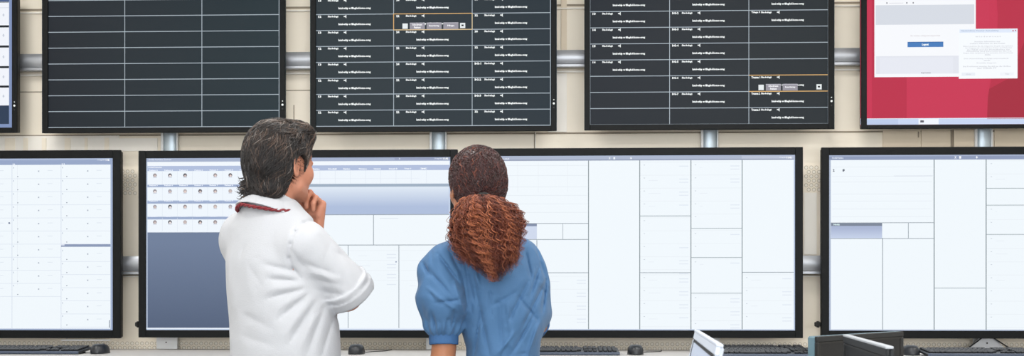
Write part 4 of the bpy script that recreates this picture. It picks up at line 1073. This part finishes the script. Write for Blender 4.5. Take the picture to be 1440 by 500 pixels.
# nape locks that flick outward
def flick(n, rr):
    ps = []
    for i in range(n):
        u = rr.uniform(-.7, .75); z = rr.uniform(-.070, -.020)
        a = np.array([.055*u, -.070-.014*(1-u*u), z]); b = a+np.array([-.012+.012*u, -.006, -.018]); c_ = b+np.array([-.012+.010*u+rr.normal(0, .004), -.006+rr.normal(0, .004), -.014+rr.normal(0, .004)])
        dout = np.array([-.009+.008*u, -.006, .004+rr.normal(0, .007)])*rr.uniform(.2, .9)
        pts = [a+(b-a)*t for t in (0, .5)]+[b, (b+c_)/2+dout*.15, c_+dout*.3, c_+dout*.7+np.array([0, 0, .002]), c_+dout*1.15+np.array([0, 0, .006])]
        ps.append([HC(hc, HR, x) for x in pts])
    ps = np.array(ps); r = np.array([.001, .0016, .0019, .0018, .0015, .001, .0003])[None]*rr.uniform(.6, 1.1, (n, 1))
    V_, F_ = tubes(ps, r, 4); return V_, F_, np.repeat(rr.choice(4, n, p=[.75, .2, .02, .03]), 6*4)
L2 = flick(240, r1)
hv, hf, hi_ = join([(Vc, Fc, np.zeros(len(Fc), int)), L1, L2])
tag(np_mesh('hair', hv, hf, [M['h1'], M['h2'], M['h3'], M['h4']], man, hi_), 'wavy dark hair with grey streaks')

# ------------------------------------------------------------------ the woman in blue
wY = 3.25
wbase = (P(700, 400, wY)[0], wY+.04, 0)
wom = empty('person', wbase, 'person with a big curly auburn ponytail in blue scrubs, facing the displays', 'person')
wf = math.radians(-24); wbf = math.radians(-20)
WR = frame_of(wf, pitch=math.radians(3)); WB = frame_of(wbf); wr_, wfw = WB[:, 0], WB[:, 1]
Q = lambda px, py, y=0.0: P(px, py, wY+y)
wc = Q(669, 262, .02)
wneck = Q(676, 322, 0)
sL = Q(634, 372, -.03); sR = Q(731, 366, .06)
eL = Q(622, 514, -.04); wL = eL+np.array([.02, .19, -.11])
eR = Q(751, 456, .10); wRr = eR+np.array([-.07, .20, -.07])
whip = np.array([wbase[0], wY+.05, .90])
wlegs = legs(whip, wr_, wfw, .085, .48)
wh1 = hand(wL, nrm(wL-eL)+np.array([.15, 0, -.1]), (.1, -.3, -1), -1, [(.5, .4, .3)]*4, .9)
wh2 = hand(wRr, nrm(wRr-eR)+np.array([-.2, 0, -.1]), (-.1, -.3, -1), 1, [(.5, .4, .3)]*4, .9)
def wom_body(p):
    d = head_sdf(p, wc, WR, True)
    d = smin(d, s_cone(p, HC(wc, WR, (0, -.026, -.05)), wneck+np.array([0, 0.01, -.03]), .047, .052), .025)
    tor = s_loft(p, [(.82, whip[0], whip[1], .155, .10), (.92, whip[0], whip[1], .16, .105), (.99, whip[0], whip[1], .115, .095), (1.06, whip[0], whip[1], .088, .08), (1.12, whip[0], whip[1], .088, .08), (1.22, wneck[0]+.035, wneck[1]+.03, .098, .070), (1.33, wneck[0]+.012, wneck[1]+.03, .118, .065), (1.39, wneck[0], wneck[1]+.01, .10, .06), (1.43, wneck[0], wneck[1], .06, .048)], wr_[:2])
    d = smin(d, tor, .04)
    for sh, el, w_ in ((sR, eR, wRr), (sL, eL, wL)):
        d = smin(d, s_cone(p, sh, el, .036, .037), .03); d = smin(d, s_cone(p, el, w_, .039, .025), .015)
    for h_, k_, a_, s_ in wlegs:
        d = smin(d, s_cone(p, h_, k_, .085, .052), .03); d = smin(d, s_cone(p, k_, a_, .052, .034), .02)
        d = smin(d, s_cone(p, a_+np.array([0, 0, -.03]), a_+wfw*.11+np.array([0, 0, -.05]), .03, .022), .02)
    for hh in (wh1, wh2): d = smin(d, cones(np.full(len(p), 1e3), p, hh, .005), .008)
    return d
V, Fq = mesh_sdf(wom_body, (wbase[0]-.36, wY-.30, .0), (wbase[0]+.36, wY+.65, 1.74), .0038)
np_mesh('body', V, Fq, [M['skin_w']], wom)
eyes(wc, WR, .95, wom); brows(wc, WR, .95, wom, M['h1'])
wfolds = [
 (Q(648, 360, -.17), Q(664, 425, -.16), .010, .016), (Q(656, 350, -.17), Q(672, 405, -.17), .010, -.009), (Q(666, 405, -.16), Q(686, 500, -.15), .012, .012), (Q(767, 395, -.05), Q(730, 470, -.13), .011, .014),
 (Q(742, 395, -.11), Q(712, 455, -.15), .011, .011), (Q(752, 440, -.08), Q(718, 500, -.13), .010, .014), (Q(758, 452, -.06), Q(742, 500, -.10), .010, -.009), (Q(738, 350, -.09), Q(748, 395, -.10), .010, .009),
 (Q(700, 415, -.15), Q(706, 500, -.15), .014, .008), (Q(674, 440, -.15), Q(664, 500, -.13), .010, .011), (Q(722, 468, -.14), Q(698, 500, -.15), .010, -.007), (Q(760, 370, -.05), Q(744, 420, -.10), .010, .010), (Q(690, 430, -.16), Q(725, 410, -.15), .011, .006), (Q(725, 413, -.15), Q(757, 452, -.1), .009, .007), (Q(686, 405, -.16), Q(690, 445, -.16), .009, .007), (Q(753, 345, -.08), Q(768, 392, -.06), .009, .009), (Q(712, 425, -.16), Q(716, 470, -.16), .009, -.005), (Q(768, 392, -.06), Q(763, 438, -.04), .008, .010), (Q(652, 385, -.17), Q(661, 440, -.16), .007, .008)]
wsl = [(Q(614, 356, -.13), Q(644, 398, -.15), .010, .011), (Q(602, 380, -.13), Q(634, 416, -.15), .010, .010), (Q(600, 405, -.13), Q(640, 436, -.15), .009, -.007), (Q(646, 368, -.15), Q(656, 432, -.13), .010, .014), (Q(630, 352, -.14), Q(651, 392, -.15), .009, .010),
 (Q(638, 396, -.15), Q(652, 446, -.13), .009, -.008), (Q(594, 370, -.08), Q(604, 388, -.12), .010, .012), (Q(610, 426, -.15), Q(650, 420, -.14), .009, .008), (Q(606, 440, -.13), Q(612, 462, -.10), .007, .008), (Q(638, 436, -.13), Q(634, 462, -.10), .007, .008)]
crW = creases(22, np.random.default_rng(31), lambda u, v: Q(665+u*95, 360+v*140, -.13+.04*abs(u-.4)))
crL = creases(12, np.random.default_rng(32), lambda u, v: Q(596+u*58, 350+v*105, -.12))
def wom_top(p):
    xs = lambda px: Q(px, 400)[0]
    d = s_loft(p, [(.76, xs(703), wY+.045, .175, .125), (.95, xs(704), wY+.04, .165, .122), (1.05, xs(706), wY+.035, .112, .118), (1.10, xs(707), wY+.03, .110, .115), (1.20, xs(706), wY+.03, .140, .118), (1.30, xs(701), wY+.03, .160, .115),
                   (1.36, xs(694), wY+.03, .160, .105), (1.41, xs(688), wY+.02, .130, .085), (1.45, xs(680), wY+.01, .085, .066), (1.475, xs(676), wY, .058, .052)], wr_[:2])
    d = smin(d, s_cone(p, sL+np.array([.03, .015, .015]), sR+np.array([-.01, .0, .012]), .055, .052), .04)
    d = folds(d, p, wfolds, 2.0, .62); d = folds(d, p, crW, 1.8, .7)
    # right sleeve, puffed
    a = s_cone(p, sR, eR+np.array([0, -.01, .035]), .060, .056); d = smin(d, a, .03)
    # left sleeve: full, gathered into the cuff
    l = s_cone(p, sL+np.array([-.005, 0, 0]), Q(626, 420, -.035), .070, .082)
    l = smin(l, s_cone(p, Q(626, 420, -.035), Q(624, 452, -.035), .082, .060), .02)
    l = smin(l, s_ell(p, Q(604, 382, -.02), (.040, .045, .045)), .03)
    l = folds(l, p, wsl+crL, 1.9, .65)
    ang = np.arctan2(p[:, 1]-eL[1], p[:, 0]-Q(624, 460)[0]); g = np.clip(1-np.abs(p[:, 2]-Q(0, 460)[2])/.035, 0, 1)
    l = l+.0035*g*np.sin(ang*15+np.sin(ang*4))
    l = l+wrinkle(p, .0022, 34, 5)
    d = smin(d, l, .012)
    d = d+wrinkle(p, .0022, 26, 4, (1, 1, .6))*np.clip((1.45-p[:, 2])*6, 0, 1)
    d = smax(d, -s_ell(p, wneck+np.array([0, .02, .02]), (.055, .06, .05)), .006)
    return d
V, Fq = mesh_sdf(wom_top, (wbase[0]-.42, wY-.32, .72), (wbase[0]+.36, wY+.36, 1.54), .0031)
tag(np_mesh('scrub_top', V, Fq, [M['scrub']], wom), 'loose blue scrub top with puffed sleeves')
def cuff(a, b, r1, r2, name='cuff'):
    f = lambda p: smax(smax(s_cone(p, a, b, r1, r2), -(s_cone(p, a-(b-a), b+(b-a), r1-.006, r2-.006)), .002), np.maximum((p-b)@nrm(b-a), -((p-a)@nrm(b-a))), .003)
    c = (a+b)/2; V, Fq = mesh_sdf(f, c-.1, c+.1, .003); tag(np_mesh(name, V, Fq, [M['scrubd']], wom), 'darker ribbed sleeve cuff')
cuff(Q(624, 466, -.036), Q(624, 484.5, -.04), .0445, .0435)
cuff(eR+np.array([0, .0, .012]), eR+nrm(wRr-eR)*.03, .052, .048)
V, Fq = mesh_sdf(lambda p: trousers(p, wlegs, whip, wr_, .097, .95, (.165, .115)), (wbase[0]-.33, wY-.25, .03), (wbase[0]+.33, wY+.35, 1.0), .006)
tag(np_mesh('trousers', V, Fq, [M['scrub']], wom), 'blue scrub trousers')
shoes(wlegs, wfw, M['shoew'], wom)
# hair pulled back over the head
tie = Q(678, 279, -.085)
tq = (tie-wc)@WR
def wom_cap(p, cut=True):
    q = (p-wc)@WR
    d = s_ell(q, (0, -.016, .030), (.083, .101, .091))
    d = smin(d, s_ell(q, (0, -.042, -.012), (.072, .070, .064)), .03)
    if cut:
        m = np.stack([np.abs(q[:, 0]), q[:, 1], q[:, 2]], 1)
        d = smax(d, -s_ell(q, (0, .112, -.025), (.12, .070, .105)), .01)
        d = smax(d, -s_ell(m, (.086, .002, -.026), (.030, .028, .042)), .008)
        d = smax(d, -s_ell(q, (0, .02, -.120), (.14, .10, .06)), .02)
    return d
Vw, Fw = mesh_sdf(wom_cap, wc-.19, wc+.19, .004)
def flow_w(q):
    f = tq[None]-q; return f/(np.linalg.norm(f, axis=1, keepdims=True)+1e-9)*2
r2 = np.random.default_rng(5)
L1 = locks(lambda p: wom_cap(p, False), Vw, Fw, None, wc, WR, 4200, 16, .0038, flow_w, .003, .0013, r2, [.5, .34, .13, .03], wave=.9, wl=16, endlift=.0, jit=.5)
hv, hf, hi_ = join([(Vw, Fw, np.zeros(len(Fw), int)), L1])
tag(np_mesh('hair', hv, hf, [M['w1'], M['w0'], M['w2'], M['w3']], wom, hi_), 'dark plum brown hair combed back tightly')
b = MB(); tn_ = nrm(WR@np.array([0, -.6, -.8])); a1 = nrm(np.cross(tn_, [0, 0, 1])); a2 = np.cross(tn_, a1)
b.tube([tie+.021*(math.cos(q)*a1+math.sin(q)*a2) for q in np.linspace(0, 2*math.pi, 33)], .006, M['rubber'], 8, cap=False)
b.build('hair_tie', wom, smooth=True)
# ponytail: centre line, half width and half depth against t (0 at the tie, 1 at the lowest tip)
T_ = np.array([0, .10, .22, .38, .55, .70, .85, 1.0])
cx_ = np.array([678, 681, 686, 688, 688, 691, 696, 700]); cy_ = np.array([278, 284, 297, 316, 337, 356, 375, 396])
hw_ = np.array([14, 24, 36, 44, 44, 41, 37, 31])/F*wY; dp_ = np.array([-.100, -.12, -.125, -.125, -.12, -.13, -.14, -.15]); hd_ = np.array([.022, .034, .046, .054, .054, .046, .034, .02])
PC = np.array([Q(a, c_, 0) for a, c_ in zip(cx_, cy_)])
def pony(ng, per, steps, rr, rho=(.0, 1.0), tmin=.5, hr=(.0025, .006), rad=.00095):
    """curly locks: every lock is a bundle of hairs that share one corkscrew"""
    n = ng*per; R1 = lambda a: np.repeat(a, per)
    al = R1(rr.random(ng)*2*np.pi)+rr.normal(0, .05, n); ro = R1(np.sqrt(rr.uniform(rho[0]**2, rho[1]**2, ng)))+rr.normal(0, .035, n)
    te = R1(tmin+(1.03-tmin)*rr.beta(3.2, 1.0, ng))*(1-.22*np.abs(np.cos(al))*ro)*rr.uniform(.96, 1.04, n)
    ts = R1(rr.uniform(0, .5, ng)**1.5*.8)*te
    s_ = np.linspace(0, 1, steps); t = ts[:, None]+(te-ts)[:, None]*s_
    rc = ro[:, None]*(1+.06*np.sin(s_*5+al[:, None]*3)+.11*np.sin(al*11+2)[:, None]+.05*np.sin(al*23)[:, None]); alw = al[:, None]+.2*np.sin(s_*4+R1(rr.random(ng)*6)[:, None])
    I = lambda arr: np.interp(t, T_, arr)
    B_ = np.stack([I(PC[:, 0])+rc*np.cos(alw)*I(hw_), wY+I(dp_)+rc*np.sin(alw)*I(hd_), I(PC[:, 2])], -1)
    turns = R1(rr.uniform(36, 60, ng))*(te-ts)*.22; ph = R1(rr.random(ng)*6.28)+rr.normal(0, .55, n)
    a = 2*np.pi*turns[:, None]*s_+ph[:, None]; R_ = (R1(rr.uniform(hr[0], hr[1], ng))*rr.uniform(.5, 1.25, n))[:, None]*np.minimum(1, .3+s_*3)
    B_[..., 0] += R_*np.cos(a); B_[..., 1] += R_*np.sin(a); B_[..., 2] += R_*.5*np.sin(a+1)
    r = rad*rr.uniform(.6, 1.3, n)[:, None]*np.clip(1-s_**4, .25, 1)
    V_, F_ = tubes(B_, r, 3)
    wgt = ro*.55+te*.25+.16*np.sin(al*7+.6)+.12*np.sin(al*11+2)+R1(rr.normal(0, .12, ng))+rr.normal(0, .10, n)  # highlights and recess shade put into the lock tones, outer ones lighter
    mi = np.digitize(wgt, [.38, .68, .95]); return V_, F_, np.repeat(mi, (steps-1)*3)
r3 = np.random.default_rng(9)
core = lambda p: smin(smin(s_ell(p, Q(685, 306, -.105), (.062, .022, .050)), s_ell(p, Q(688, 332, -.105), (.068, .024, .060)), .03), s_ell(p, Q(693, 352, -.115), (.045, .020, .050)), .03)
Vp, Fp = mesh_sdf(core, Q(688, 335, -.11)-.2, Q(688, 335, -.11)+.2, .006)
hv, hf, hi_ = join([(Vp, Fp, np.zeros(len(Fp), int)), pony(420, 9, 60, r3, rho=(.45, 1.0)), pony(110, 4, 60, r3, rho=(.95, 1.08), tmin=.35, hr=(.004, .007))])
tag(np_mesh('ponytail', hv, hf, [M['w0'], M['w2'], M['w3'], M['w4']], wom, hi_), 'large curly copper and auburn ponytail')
